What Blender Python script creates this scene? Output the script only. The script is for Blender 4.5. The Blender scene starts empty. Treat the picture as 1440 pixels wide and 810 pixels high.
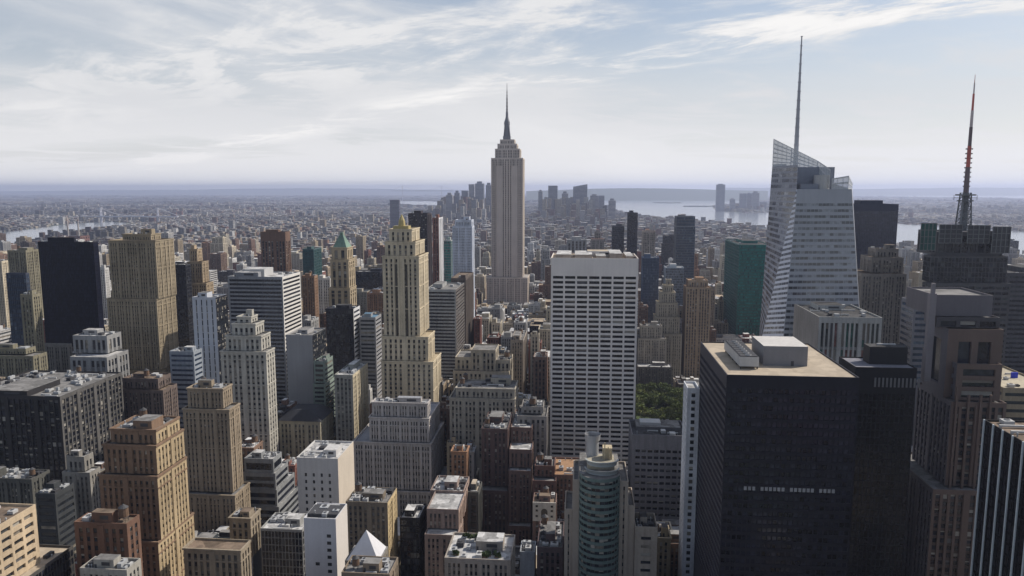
import bpy, math, random
import numpy as np
from mathutils import Vector

# ------------------------------------------------------------------ camera, sky, sun, exposure
SC = bpy.context.scene
COL = SC.collection
F = 1050.0                       # focal length in pixels of a 1440 x 810 picture
CAM_Z = 260.0
PITCH = math.atan(139 / F)       # horizon at row 266
YAW = math.atan(95 / F * math.cos(PITCH))   # downtown avenues vanish at column 815
cam_d = bpy.data.cameras.new('camera')
cam = bpy.data.objects.new('camera', cam_d); COL.objects.link(cam)
cam.location = (0, 0, CAM_Z)
cam.rotation_euler = (math.pi / 2 - PITCH, 0, YAW)
cam_d.sensor_width = 36; cam_d.lens = 36 * F / 1440
cam_d.clip_start = 1; cam_d.clip_end = 300000
SC.camera = cam

SUN_AZ, SUN_EL = math.radians(60), math.radians(43)     # azimuth to the right of +Y
CLOUD = (7.2, 7.3, 7.5); CLOUD_HOT = 9.4
world = bpy.data.worlds.new('World'); SC.world = world
world.use_nodes = True
def build_world():
    nt = world.node_tree; N = nt.nodes; L = nt.links
    for n in list(N): N.remove(n)
    out = N.new('ShaderNodeOutputWorld'); bg = N.new('ShaderNodeBackground')
    bg.inputs['Strength'].default_value = 0.10
    L.new(bg.outputs[0], out.inputs[0])
    sky = N.new('ShaderNodeTexSky'); sky.sky_type = 'NISHITA'; sky.sun_disc = False
    sky.sun_elevation = SUN_EL; sky.sun_rotation = SUN_AZ
    sky.air_density = 1.0; sky.dust_density = 1.6; sky.ozone_density = 1.6; sky.altitude = 200
    tc = N.new('ShaderNodeTexCoord')
    def math_(op, a, b=None, clamp=False):
        n = N.new('ShaderNodeMath'); n.operation = op; n.use_clamp = clamp
        for i, v in enumerate((a, b)):
            if v is None: continue
            if isinstance(v, (int, float)): n.inputs[i].default_value = v
            else: L.new(v, n.inputs[i])
        return n.outputs[0]
    def ramp(v, a, b):
        n = N.new('ShaderNodeMapRange'); n.interpolation_type = 'SMOOTHSTEP'
        n.inputs['From Min'].default_value = a; n.inputs['From Max'].default_value = b
        L.new(v, n.inputs['Value']); return n.outputs[0]
    sep = N.new('ShaderNodeSeparateXYZ'); L.new(tc.outputs['Generated'], sep.inputs[0])
    z = math_('ADD', math_('MAXIMUM', sep.outputs[2], 0.0), 0.07)
    cmb = N.new('ShaderNodeCombineXYZ')
    L.new(math_('DIVIDE', sep.outputs[0], z), cmb.inputs[0]); L.new(math_('DIVIDE', sep.outputs[1], z), cmb.inputs[1])
    def noise(rot, stretch, scale, detail, dist, off, rough=0.55):
        mp = N.new('ShaderNodeMapping'); mp.vector_type = 'TEXTURE'; mp.inputs['Rotation'].default_value = (0, 0, math.radians(rot))
        mp.inputs['Scale'].default_value = (stretch, 1, 1); mp.inputs['Location'].default_value = (off, off * .7, 0)
        L.new(cmb.outputs[0], mp.inputs[0])
        n = N.new('ShaderNodeTexNoise'); n.inputs['Scale'].default_value = scale
        n.inputs['Detail'].default_value = detail; n.inputs['Distortion'].default_value = dist
        n.inputs['Roughness'].default_value = rough
        L.new(mp.outputs[0], n.inputs['Vector']); return n.outputs[0]
    X_, Y_ = math_('DIVIDE', sep.outputs[0], z), math_('DIVIDE', sep.outputs[1], z)
    warp = math_('MULTIPLY', math_('SUBTRACT', noise(0, 1, .7, 4, 0, 2.2), .5), 1.5)
    def band(ang, v0, w, wk=1.0):
        nx, ny = math.sin(math.radians(ang)), -math.cos(math.radians(ang))
        v = math_('ADD', math_('MULTIPLY', X_, nx), math_('MULTIPLY', Y_, ny))
        v = math_('ADD', v, math_('MULTIPLY', warp, wk))
        t = math_('DIVIDE', math_('SUBTRACT', v, v0), w)
        return math_('POWER', 2.718, math_('MULTIPLY', math_('MULTIPLY', t, t), -1.0))
    add = lambda *v: v[0] if len(v) == 1 else math_('ADD', v[0], add(*v[1:]))
    mul = lambda a_, b_: math_('MULTIPLY', a_, b_)
    fib = ramp(noise(72, 2.4, 1.0, 9, .5, 4.4, .64), .32, .70)
    fib2 = ramp(noise(-36, 1.8, 1.7, 10, .4, 1.3, .66), .44, .66)
    wisp = ramp(noise(40, 1.7, 1.6, 9, .5, 9.1, .64), .48, .74)
    veil = mul(band(73, -2.35, .75, .5), math_('ADD', mul(fib, .75), .25))
    veil2 = mul(band(73, -4.6, .55, .5), mul(fib, .55))
    streak = mul(band(-39, -3.48, .26, .35), math_('ADD', mul(fib2, .95), .05))
    puffs = mul(band(-20, -3.3, .8, .6), mul(fib2, .8))
    low = ramp(sep.outputs[2], .24, .015)                   # the thin bright layer towards the horizon
    south = math_('ADD', mul(ramp(sep.outputs[1], -.35, .55), .45), .55)
    lown = math_('ADD', mul(ramp(noise(0, 5.0, .55, 5, .3, 6.6), .3, .7), .45), .55)
    m = math_('MINIMUM', add(mul(veil, .62), veil2, streak, mul(puffs, .9), mul(wisp, .34), mul(mul(low, lown), .95), .26), 1.0)
    m = mul(m, south)
    hot = math_('MINIMUM', add(streak, mul(puffs, .5), mul(veil, .25), mul(ramp(sep.outputs[2], .12, .0), .9)), 1.0)
    cl = N.new('ShaderNodeMixRGB'); cl.inputs[1].default_value = (CLOUD[0], CLOUD[1], CLOUD[2], 1); cl.inputs[2].default_value = (CLOUD_HOT, CLOUD_HOT * .985, CLOUD_HOT * .97, 1)
    L.new(hot, cl.inputs[0])
    mix = N.new('ShaderNodeMixRGB'); L.new(m, mix.inputs[0]); L.new(sky.outputs[0], mix.inputs[1]); L.new(cl.outputs[0], mix.inputs[2])
    L.new(mix.outputs[0], bg.inputs['Color'])
build_world()

sun_d = bpy.data.lights.new('sun', 'SUN'); sun_d.energy = 4.5; sun_d.angle = math.radians(1.0); sun_d.color = (1, .92, .81)
sun = bpy.data.objects.new('sun', sun_d); COL.objects.link(sun)
to_sun = Vector((math.sin(SUN_AZ) * math.cos(SUN_EL), math.cos(SUN_AZ) * math.cos(SUN_EL), math.sin(SUN_EL)))
sun.rotation_euler = (-to_sun).to_track_quat('-Z', 'Y').to_euler(); sun.location = (0, 0, 2000)
vs = SC.view_settings
vs.view_transform = 'Standard'; vs.look = 'None'; vs.gamma = 1; vs.use_curve_mapping = False
vs.exposure = 0.03
HAZE_DENSITY = 4.6e-5
HAZE_COLOR = (.61, .68, .92, 1)
cy = SC.cycles
cy.use_denoising = True
cy.max_bounces = 5; cy.diffuse_bounces = 3; cy.glossy_bounces = 2; cy.transmission_bounces = 3; cy.transparent_max_bounces = 6; cy.volume_bounces = 1
cy.caustics_reflective = False; cy.caustics_refractive = False

# ------------------------------------------------------------------ picture <-> place
cp, sp, cw, sw = math.cos(PITCH), math.sin(PITCH), math.cos(YAW), math.sin(YAW)
FW = np.array((-sw * cp, cw * cp, -sp)); RT = np.array((cw, sw, 0.0)); UP = np.cross(RT, FW)
EYE = np.array((0, 0, CAM_Z))
def ray(px, py): return FW + (px - 720) / F * RT + (405 - py) / F * UP
def at(px, py, Y):                        # point of plane y = Y seen at a pixel
    d = ray(px, py); return EYE + d * (Y / d[1])
def at_z(px, py, z):
    d = ray(px, py); return EYE + d * ((z - CAM_Z) / d[2])
def proj(P):
    P = np.asarray(P, float) - EYE
    w = P @ FW
    return np.stack([720 + F * (P @ RT) / w, 405 - F * (P @ UP) / w, w], -1)
def far_y(x, z, Y, px):                   # depth at which the edge (x, ., z) reaches column px
    lo, hi = Y + .5, Y + 400
    s = 1 if proj((x, hi, z))[0] > proj((x, lo, z))[0] else -1
    for _ in range(40):
        m = (lo + hi) / 2
        if (proj((x, m, z))[0] - px) * s < 0: lo = m
        else: hi = m
    return lo

# ------------------------------------------------------------------ mesh building
class MB:
    def __init__(s): s.q = []; s.qm = []; s.qc = []; s.ng = []; s.ngm = []
    def quads(s, P, mat=0, col=None):
        P = np.asarray(P, float).reshape(-1, 4, 3); s.q.append(P)
        s.qm.append(np.full(len(P), mat) if np.isscalar(mat) else np.asarray(mat))
        s.qc.append(np.tile((1, 1, 1), (len(P), 1)) if col is None else np.broadcast_to(np.asarray(col, float), (len(P), 3)))
    def poly(s, pts, mat=0): s.ng.append(np.asarray(pts, float)); s.ngm.append(mat)
    def box(s, x0, x1, y0, y1, z0, z1, mat=0, top=None, bottom=False, sides='NESW'):
        a = lambda x, y, z: (x, y, z)
        if 'N' in sides: s.quads([[a(x0, y0, z0), a(x1, y0, z0), a(x1, y0, z1), a(x0, y0, z1)]], mat)
        if 'W' in sides: s.quads([[a(x1, y0, z0), a(x1, y1, z0), a(x1, y1, z1), a(x1, y0, z1)]], mat)
        if 'S' in sides: s.quads([[a(x1, y1, z0), a(x0, y1, z0), a(x0, y1, z1), a(x1, y1, z1)]], mat)
        if 'E' in sides: s.quads([[a(x0, y1, z0), a(x0, y0, z0), a(x0, y0, z1), a(x0, y1, z1)]], mat)
        if top != -1: s.quads([[a(x0, y0, z1), a(x1, y0, z1), a(x1, y1, z1), a(x0, y1, z1)]], mat if top is None else top)
        if bottom: s.quads([[a(x0, y1, z0), a(x1, y1, z0), a(x1, y0, z0), a(x0, y0, z0)]], mat)
    def cyl(s, cx, cy, z0, z1, r0, r1, n=14, mat=0, cap=True, capmat=None):
        t = np.linspace(0, 2 * np.pi, n + 1)
        c, d = np.cos(t), np.sin(t)
        lo = np.stack([cx + r0 * c, cy + r0 * d, np.full(n + 1, z0)], -1); hi = np.stack([cx + r1 * c, cy + r1 * d, np.full(n + 1, z1)], -1)
        s.quads(np.stack([lo[:-1], lo[1:], hi[1:], hi[:-1]], 1), mat)
        if cap and r1 > 1e-3: s.poly(hi[:-1], mat if capmat is None else capmat)
    def bar(s, p, q, r, r2=None, n=6, mat=0):
        p = np.asarray(p, float); q = np.asarray(q, float); d = q - p; d /= np.linalg.norm(d)
        a = np.cross(d, (0, 0, 1) if abs(d[2]) < .9 else (1, 0, 0)); a /= np.linalg.norm(a); b = np.cross(d, a)
        t = np.linspace(0, 2 * np.pi, n + 1); ring = np.cos(t)[:, None] * a + np.sin(t)[:, None] * b
        lo = p + ring * r; hi = q + ring * (r if r2 is None else r2)
        s.quads(np.stack([lo[:-1], lo[1:], hi[1:], hi[:-1]], 1), mat); s.poly(hi[:-1], mat)
    def empty(s): return not s.q and not s.ng
    def build(s, name, mats, parent=None, base=(0, 0, 0), uv=False, col=False):
        base = np.asarray(base, float)
        Q = np.concatenate(s.q) if s.q else np.zeros((0, 4, 3))
        nq = len(Q); vs_ = [Q.reshape(-1, 3)] + [g for g in s.ng]
        V = np.concatenate(vs_) - base
        sizes = np.concatenate([np.full(nq, 4), [len(g) for g in s.ng]]).astype(np.int32)
        me = bpy.data.meshes.new(name)
        me.vertices.add(len(V)); me.vertices.foreach_set('co', V.astype(np.float32).ravel())
        me.loops.add(len(V)); me.loops.foreach_set('vertex_index', np.arange(len(V), dtype=np.int32))
        me.polygons.add(len(sizes))
        me.polygons.foreach_set('loop_start', (np.cumsum(sizes) - sizes).astype(np.int32))
        mi = np.concatenate(s.qm + [np.array(s.ngm)]).astype(np.int32) if (s.qm or s.ngm) else np.zeros(0, np.int32)
        me.polygons.foreach_set('material_index', mi)
        if uv:                                     # metres along the wall / up
            U = np.zeros((nq, 4, 2)); w = np.linalg.norm(Q[:, 1] - Q[:, 0], axis=1)
            U[:, 1, 0] = w; U[:, 2, 0] = w; U[:, :, 1] = Q[:, :, 2]
            U = np.concatenate([U.reshape(-1, 2)] + [np.zeros((len(g), 2)) for g in s.ng])
            l = me.uv_layers.new(name='UVMap'); l.data.foreach_set('uv', U.astype(np.float32).ravel())
        if col:
            C = np.concatenate(s.qc + [np.ones((len(s.ng), 3))])
            a = me.attributes.new('tint', 'FLOAT_COLOR', 'FACE')
            a.data.foreach_set('color', np.concatenate([C, np.ones((len(C), 1))], 1).astype(np.float32).ravel())
        me.update(calc_edges=True); me.validate()
        for m in (mats if isinstance(mats, (list, tuple)) else [mats]): me.materials.append(m)
        o = bpy.data.objects.new(name, me); COL.objects.link(o)
        if parent is not None: o.parent = parent
        else: o.location = base
        return o

def thing(name, label, cat, loc, group=None):
    o = bpy.data.objects.new(name, None); COL.objects.link(o); o.location = loc; o.empty_display_size = 5
    o['label'] = label; o['category'] = cat
    if group: o['group'] = group
    return o

# ------------------------------------------------------------------ materials
MATS = {}
def node_mat(name):
    m = bpy.data.materials.new(name); m.use_nodes = True
    nt = m.node_tree; b = nt.nodes['Principled BSDF']
    return m, nt, b
SPAND = {}
def wall_mat(c, rough=.85, amt=.28, spec=.25, metal=0.0, dark=False):
    """masonry or painted metal: base colour with soft blotches and vertical rain streaks"""
    if not dark:
        l_ = .3 * c[0] + .6 * c[1] + .1 * c[2]; k_ = .07; c = tuple(round(v + (l_ - v) * k_, 4) for v in c)
    key = ('w', tuple(round(v, 3) for v in c), rough, amt, metal)
    if key in MATS: return MATS[key]
    m, nt, b = node_mat('facade'); N = nt.nodes; L = nt.links
    g = N.new('ShaderNodeNewGeometry')
    def nz(sc, vec_scale, det):
        mp = N.new('ShaderNodeMapping'); mp.inputs['Scale'].default_value = vec_scale; L.new(g.outputs['Position'], mp.inputs[0])
        n = N.new('ShaderNodeTexNoise'); n.inputs['Scale'].default_value = sc; n.inputs['Detail'].default_value = det
        L.new(mp.outputs[0], n.inputs['Vector']); return n.outputs[0]
    n1 = nz(.05, (1, 1, 1), 6); n2 = nz(.5, (1, 1, .06), 4); n3 = nz(.9, (1, 1, 1), 3)
    def mth(op, a, b_):
        n = N.new('ShaderNodeMath'); n.operation = op
        for i, v in enumerate((a, b_)):
            if isinstance(v, (int, float)): n.inputs[i].default_value = v
            else: L.new(v, n.inputs[i])
        return n.outputs[0]
    s = mth('ADD', mth('ADD', mth('MULTIPLY', n1, .9), mth('MULTIPLY', n2, .8)), mth('MULTIPLY', n3, .5))
    mr = N.new('ShaderNodeMapRange'); mr.inputs['From Min'].default_value = .75; mr.inputs['From Max'].default_value = 1.45
    mr.inputs['To Min'].default_value = 1 - amt * 1.3; mr.inputs['To Max'].default_value = 1 + amt; L.new(s, mr.inputs['Value'])
    mx = N.new('ShaderNodeMixRGB'); mx.blend_type = 'MULTIPLY'; mx.inputs[0].default_value = 1
    mx.inputs[1].default_value = (*c, 1); L.new(mr.outputs[0], mx.inputs[2])
    L.new(mx.outputs[0], b.inputs['Base Color'])
    b.inputs['Roughness'].default_value = rough; b.inputs['Specular IOR Level'].default_value = spec; b.inputs['Metallic'].default_value = metal
    MATS[key] = m
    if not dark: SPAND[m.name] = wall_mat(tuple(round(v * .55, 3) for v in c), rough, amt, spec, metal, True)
    return m
def glass_mat(c=(.02, .024, .03), rough=.12, spec=.5):
    key = ('g', c, rough, spec)
    if key in MATS: return MATS[key]
    m, nt, b = node_mat('window_glass'); N = nt.nodes; L = nt.links
    g = N.new('ShaderNodeNewGeometry'); n = N.new('ShaderNodeTexNoise'); n.inputs['Scale'].default_value = .35; n.inputs['Detail'].default_value = 2
    L.new(g.outputs['Position'], n.inputs['Vector'])
    mx = N.new('ShaderNodeMixRGB'); mx.blend_type = 'MULTIPLY'; mx.inputs[0].default_value = 1; mx.inputs[1].default_value = (*c, 1)
    mr = N.new('ShaderNodeMapRange'); mr.inputs['From Min'].default_value = .3; mr.inputs['From Max'].default_value = .7
    mr.inputs['To Min'].default_value = .5; mr.inputs['To Max'].default_value = 1.5; L.new(n.outputs[0], mr.inputs['Value'])
    L.new(mr.outputs[0], mx.inputs[2]); L.new(mx.outputs[0], b.inputs['Base Color'])
    b.inputs['Roughness'].default_value = rough; b.inputs['Specular IOR Level'].default_value = spec
    MATS[key] = m; return m
GL_DARK = glass_mat(); GL_MID = glass_mat((.05, .055, .06)); GL_BLIND = glass_mat((.20, .18, .15), .3); GL_SKY = glass_mat((.10, .13, .17), .15)
BLINDS = [wall_mat(c, .6, .1) for c in ((.34, .32, .28), (.22, .20, .17), (.12, .12, .125))]
GLASS = [GL_DARK, GL_MID, GL_BLIND]
GLASS_CURT = [glass_mat((.012, .014, .02)), glass_mat((.025, .028, .04)), GL_MID]
GLASS_TEAL = [glass_mat((.012, .15, .13)), glass_mat((.02, .20, .17)), glass_mat((.01, .06, .06))]
GLASS_BLUE = [glass_mat((.03, .045, .075)), glass_mat((.05, .07, .11)), GL_SKY]
GLASS_PALE = [glass_mat((.10, .12, .15)), glass_mat((.16, .18, .21)), GL_MID]
def roof_mat(c, amt=.35):
    key = ('r', tuple(round(v, 3) for v in c), amt)
    if key in MATS: return MATS[key]
    m, nt, b = node_mat('roofing'); N = nt.nodes; L = nt.links
    g = N.new('ShaderNodeNewGeometry'); v = N.new('ShaderNodeTexVoronoi'); v.distance = 'CHEBYCHEV'; v.inputs['Scale'].default_value = .17; L.new(g.outputs['Position'], v.inputs['Vector'])
    n = N.new('ShaderNodeTexNoise'); n.inputs['Scale'].default_value = .4; n.inputs['Detail'].default_value = 7; n.inputs['Roughness'].default_value = .65; L.new(g.outputs['Position'], n.inputs['Vector'])
    sp = N.new('ShaderNodeSeparateColor'); L.new(v.outputs['Color'], sp.inputs[0])
    a = N.new('ShaderNodeMath'); a.operation = 'MULTIPLY_ADD'; L.new(sp.outputs[0], a.inputs[0]); a.inputs[1].default_value = .5; L.new(n.outputs[0], a.inputs[2])
    mr = N.new('ShaderNodeMapRange'); mr.inputs['From Min'].default_value = .35; mr.inputs['From Max'].default_value = 1.1
    mr.inputs['To Min'].default_value = 1 - 1.5 * amt; mr.inputs['To Max'].default_value = 1 + amt * .7; L.new(a.outputs[0], mr.inputs['Value'])
    mx = N.new('ShaderNodeMixRGB'); mx.blend_type = 'MULTIPLY'; mx.inputs[0].default_value = 1; mx.inputs[1].default_value = (*c, 1); L.new(mr.outputs[0], mx.inputs[2])
    L.new(mx.outputs[0], b.inputs['Base Color']); b.inputs['Roughness'].default_value = .95; b.inputs['Specular IOR Level'].default_value = .2
    MATS[key] = m; return m
ROOF_GREY = roof_mat((.20, .195, .19), .4); ROOF_TAN = roof_mat((.42, .355, .275), .16); ROOF_WHITE = roof_mat((.46, .455, .45), .45)
ROOF_DARK = roof_mat((.065, .065, .067), .45); ROOF_BROWN = roof_mat((.19, .145, .11), .4)
METAL_GREY = wall_mat((.38, .39, .40), .5, .15); METAL_LIGHT = wall_mat((.46, .46, .455), .5, .12); METAL_DARK = wall_mat((.06, .06, .065), .6, .2)
WOOD = wall_mat((.16, .10, .065), .9, .35)
COPPER = wall_mat((.17, .265, .21), .8, .3)
def tinted_mat(name, windows):
    """wall of a far building: face attribute 'tint' times a window grid measured in metres on the wall"""
    m, nt, b = node_mat(name); N = nt.nodes; L = nt.links
    a = N.new('ShaderNodeAttribute'); a.attribute_name = 'tint'
    g = N.new('ShaderNodeNewGeometry'); n = N.new('ShaderNodeTexNoise'); n.inputs['Scale'].default_value = .12; n.inputs['Detail'].default_value = 5
    L.new(g.outputs['Position'], n.inputs['Vector'])
    mr = N.new('ShaderNodeMapRange'); mr.inputs['From Min'].default_value = .3; mr.inputs['From Max'].default_value = .7
    mr.inputs['To Min'].default_value = .65; mr.inputs['To Max'].default_value = 1.3; L.new(n.outputs[0], mr.inputs['Value'])
    mx = N.new('ShaderNodeMixRGB'); mx.blend_type = 'MULTIPLY'; mx.inputs[0].default_value = 1
    L.new(a.outputs['Color'], mx.inputs[1]); L.new(mr.outputs[0], mx.inputs[2])
    col = mx.outputs[0]
    b.inputs['Roughness'].default_value = .9; b.inputs['Specular IOR Level'].default_value = .2
    if windows:
        uv = N.new('ShaderNodeUVMap'); br = N.new('ShaderNodeTexBrick'); br.offset = 0; br.squash = 1
        br.inputs['Scale'].default_value = 1; br.inputs['Brick Width'].default_value = 3.1; br.inputs['Row Height'].default_value = 3.7
        br.inputs['Mortar Size'].default_value = .82; br.inputs['Mortar Smooth'].default_value = 0
        br.inputs['Color1'].default_value = (.03, .034, .04, 1); br.inputs['Color2'].default_value = (.10, .095, .09, 1)
        L.new(uv.outputs[0], br.inputs['Vector']); L.new(col, br.inputs['Mortar'])
        L.new(br.outputs['Color'], b.inputs['Base Color'])
    else: L.new(col, b.inputs['Base Color'])
    return m
CITY_WALL = tinted_mat('city_wall', True); CITY_ROOF = tinted_mat('city_roof', False)

# ------------------------------------------------------------------ facades
class St:
    """facade style: bay width, floor height, window share of each, recess of window / spandrel / pier"""
    def __init__(s, bay=3.0, fl=3.6, ww=.45, wh=.52, d=.35, ds=0., dp=0., m=1.2, top=2.0, glass=GLASS, gp=(.7, .2, .1), grp=0, rib=0., blinds=.32):
        s.grp, s.rib, s.blinds = grp, rib, blinds
        s.bay, s.fl, s.ww, s.wh, s.d, s.ds, s.dp, s.m, s.top, s.glass, s.gp = bay, fl, ww, wh, d, ds, dp, m, top, glass, gp
def punched(**k): return St(**{**dict(bay=2.6, fl=3.5, ww=.50, wh=.55, d=.4, ds=.10, grp=3, rib=.35), **k})
def piers(**k): return St(**{**dict(bay=2.6, fl=3.6, ww=.54, wh=.58, d=.6, ds=.35, grp=4, rib=.3), **k})
def bands(**k): return St(**{**dict(bay=40, fl=3.8, ww=.99, wh=.48, d=.35, dp=.35, blinds=0), **k})
def curtain(**k): return St(**{**dict(bay=1.9, fl=3.9, ww=.86, wh=.78, d=.15, ds=.08, m=.4, top=1.2, glass=GLASS_CURT, blinds=0), **k})
def facade(W, wins, p00, p10, p11, p01, n, st, mat=0, sp=None):
    p00, p10, p11, p01, n = [np.asarray(v, float) for v in (p00, p10, p11, p01, n)]
    w = max(np.linalg.norm(p10 - p00), np.linalg.norm(p11 - p01)); h = np.linalg.norm(p01 - p00)
    def quads(s0, s1, t0, t1, d0, d1=None):
        s0, s1, t0, t1, d0 = [np.atleast_1d(np.asarray(v, float)) for v in (s0, s1, t0, t1, d0)]
        s0, s1, t0, t1, d0 = np.broadcast_arrays(s0, s1, t0, t1, d0)
        def p(s, t, d):
            s = s[:, None]; t = t[:, None]
            return (p00 * (1 - s) + p10 * s) * (1 - t) + (p01 * (1 - s) + p11 * s) * t - n * d[:, None]
        return p, s0, s1, t0, t1, d0
    def flat(s0, s1, t0, t1, d):
        p, s0, s1, t0, t1, d = quads(s0, s1, t0, t1, d)
        return np.stack([p(s0, t0, d), p(s1, t0, d), p(s1, t1, d), p(s0, t1, d)], 1)
    usable_w, usable_h = w - 2 * st.m, h - st.top
    if usable_w < 1 or usable_h < 2 or st is None:
        W.quads(flat(0, 1, 0, 1, 0), mat); return
    nb = max(1, int(round(usable_w / st.bay))); nf = max(1, int(usable_h / st.fl))
    fl = usable_h / nf; bay = usable_w / nb; gw = bay * (1 - st.ww) / 2; gh = fl * (1 - st.wh)
    us = [0.]; ribs = []
    if st.grp and nb > st.grp:
        ng = max(1, round(nb / st.grp)); cut = [round(k * nb / ng) for k in range(1, ng)]
        pad = bay * .55; bay = (usable_w - pad * len(cut)) / nb; gw = bay * (1 - st.ww) / 2; x = st.m
        for i in range(nb):
            if i in cut: ribs.append((x - gw * .6, x + pad + gw * .6)); x += pad
            us += [x + gw, x + bay - gw]; x += bay
    else:
        for i in range(nb): us += [st.m + i * bay + gw, st.m + (i + 1) * bay - gw]
    us.append(w); us = np.array(us) / w
    tv = [0.]
    for i in range(nf): tv += [i * fl + gh * .6, (i + 1) * fl - gh * .4]
    tv.append(h); tv = np.array(tv) / h
    nu, nv = len(us) - 1, len(tv) - 1
    uw = np.arange(nu) % 2 == 1; vw = np.arange(nv) % 2 == 1
    D = np.zeros((nv, nu)); D[np.ix_(~vw, uw)] = st.ds; D[np.ix_(vw, ~uw)] = st.dp; D[np.ix_(vw, uw)] = st.d
    D[:, 0] = 0; D[:, -1] = 0; D[0] = 0 if st.ds == 0 else D[0]; D[-1] = 0
    ii, jj = np.meshgrid(np.arange(nv), np.arange(nu), indexing='ij')
    isw = vw[ii] & uw[jj]
    if ribs and st.rib > 0:
        r0, r1 = np.array(ribs).T / w; e = st.rib; tt = max(.5, 1 - 1.2 / h)
        P = lambda s_, t_, d_: (p00 * (1 - s_[:, None]) + p10 * s_[:, None]) * (1 - t_) + (p01 * (1 - s_[:, None]) + p11 * s_[:, None]) * t_ - n * d_
        W.quads(np.stack([P(r0, 0, -e), P(r1, 0, -e), P(r1, tt, -e), P(r0, tt, -e)], 1), mat)
        for r_ in (r0, r1): W.quads(np.stack([P(r_, 0, -e), P(r_, 0, -.004), P(r_, tt, -.004), P(r_, tt, -e)], 1), mat)
        W.quads(np.stack([P(r0, tt, -e), P(r1, tt, -e), P(r1, tt, -.004), P(r0, tt, -.004)], 1), mat)
    # windows
    a, b = ii[isw], jj[isw]
    wins.append(flat(us[b], us[b + 1], tv[a], tv[a + 1], D[a, b]))
    # wall cells, merging whole columns / rows of one depth
    done = isw.copy()
    for j in range(nu):
        if (D[:, j] == D[0, j]).all() and not uw[j]:
            W.quads(flat(us[j], us[j + 1], 0, 1, D[0, j]), mat); done[:, j] = True
    for i in range(nv):
        if not vw[i] and not done[i].all() and st.dp > 0 and (D[i] == D[i, 0]).all():
            W.quads(flat(0 if not done[i, 0] else us[1], 1 if not done[i, -1] else us[-2], tv[i], tv[i + 1], D[i, 0]), mat); done[i] = True
    a, b = ii[~done], jj[~done]
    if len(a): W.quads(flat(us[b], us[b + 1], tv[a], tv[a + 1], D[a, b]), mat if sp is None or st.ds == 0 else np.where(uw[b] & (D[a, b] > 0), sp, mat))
    # reveals between cells of different depth
    def p(s, t, d):
        s = s[:, None]; t = t[:, None]
        return (p00 * (1 - s) + p10 * s) * (1 - t) + (p01 * (1 - s) + p11 * s) * t - n * d[:, None]
    di = D[:, :-1] != D[:, 1:]; a, b = np.nonzero(di)
    if len(a): W.quads(np.stack([p(us[b + 1], tv[a], D[a, b]), p(us[b + 1], tv[a], D[a, b + 1]), p(us[b + 1], tv[a + 1], D[a, b + 1]), p(us[b + 1], tv[a + 1], D[a, b])], 1), mat)
    di = D[:-1] != D[1:]; a, b = np.nonzero(di)
    if len(a): W.quads(np.stack([p(us[b], tv[a + 1], D[a, b]), p(us[b + 1], tv[a + 1], D[a, b]), p(us[b + 1], tv[a + 1], D[a + 1, b]), p(us[b], tv[a + 1], D[a + 1, b])], 1), mat)

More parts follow.
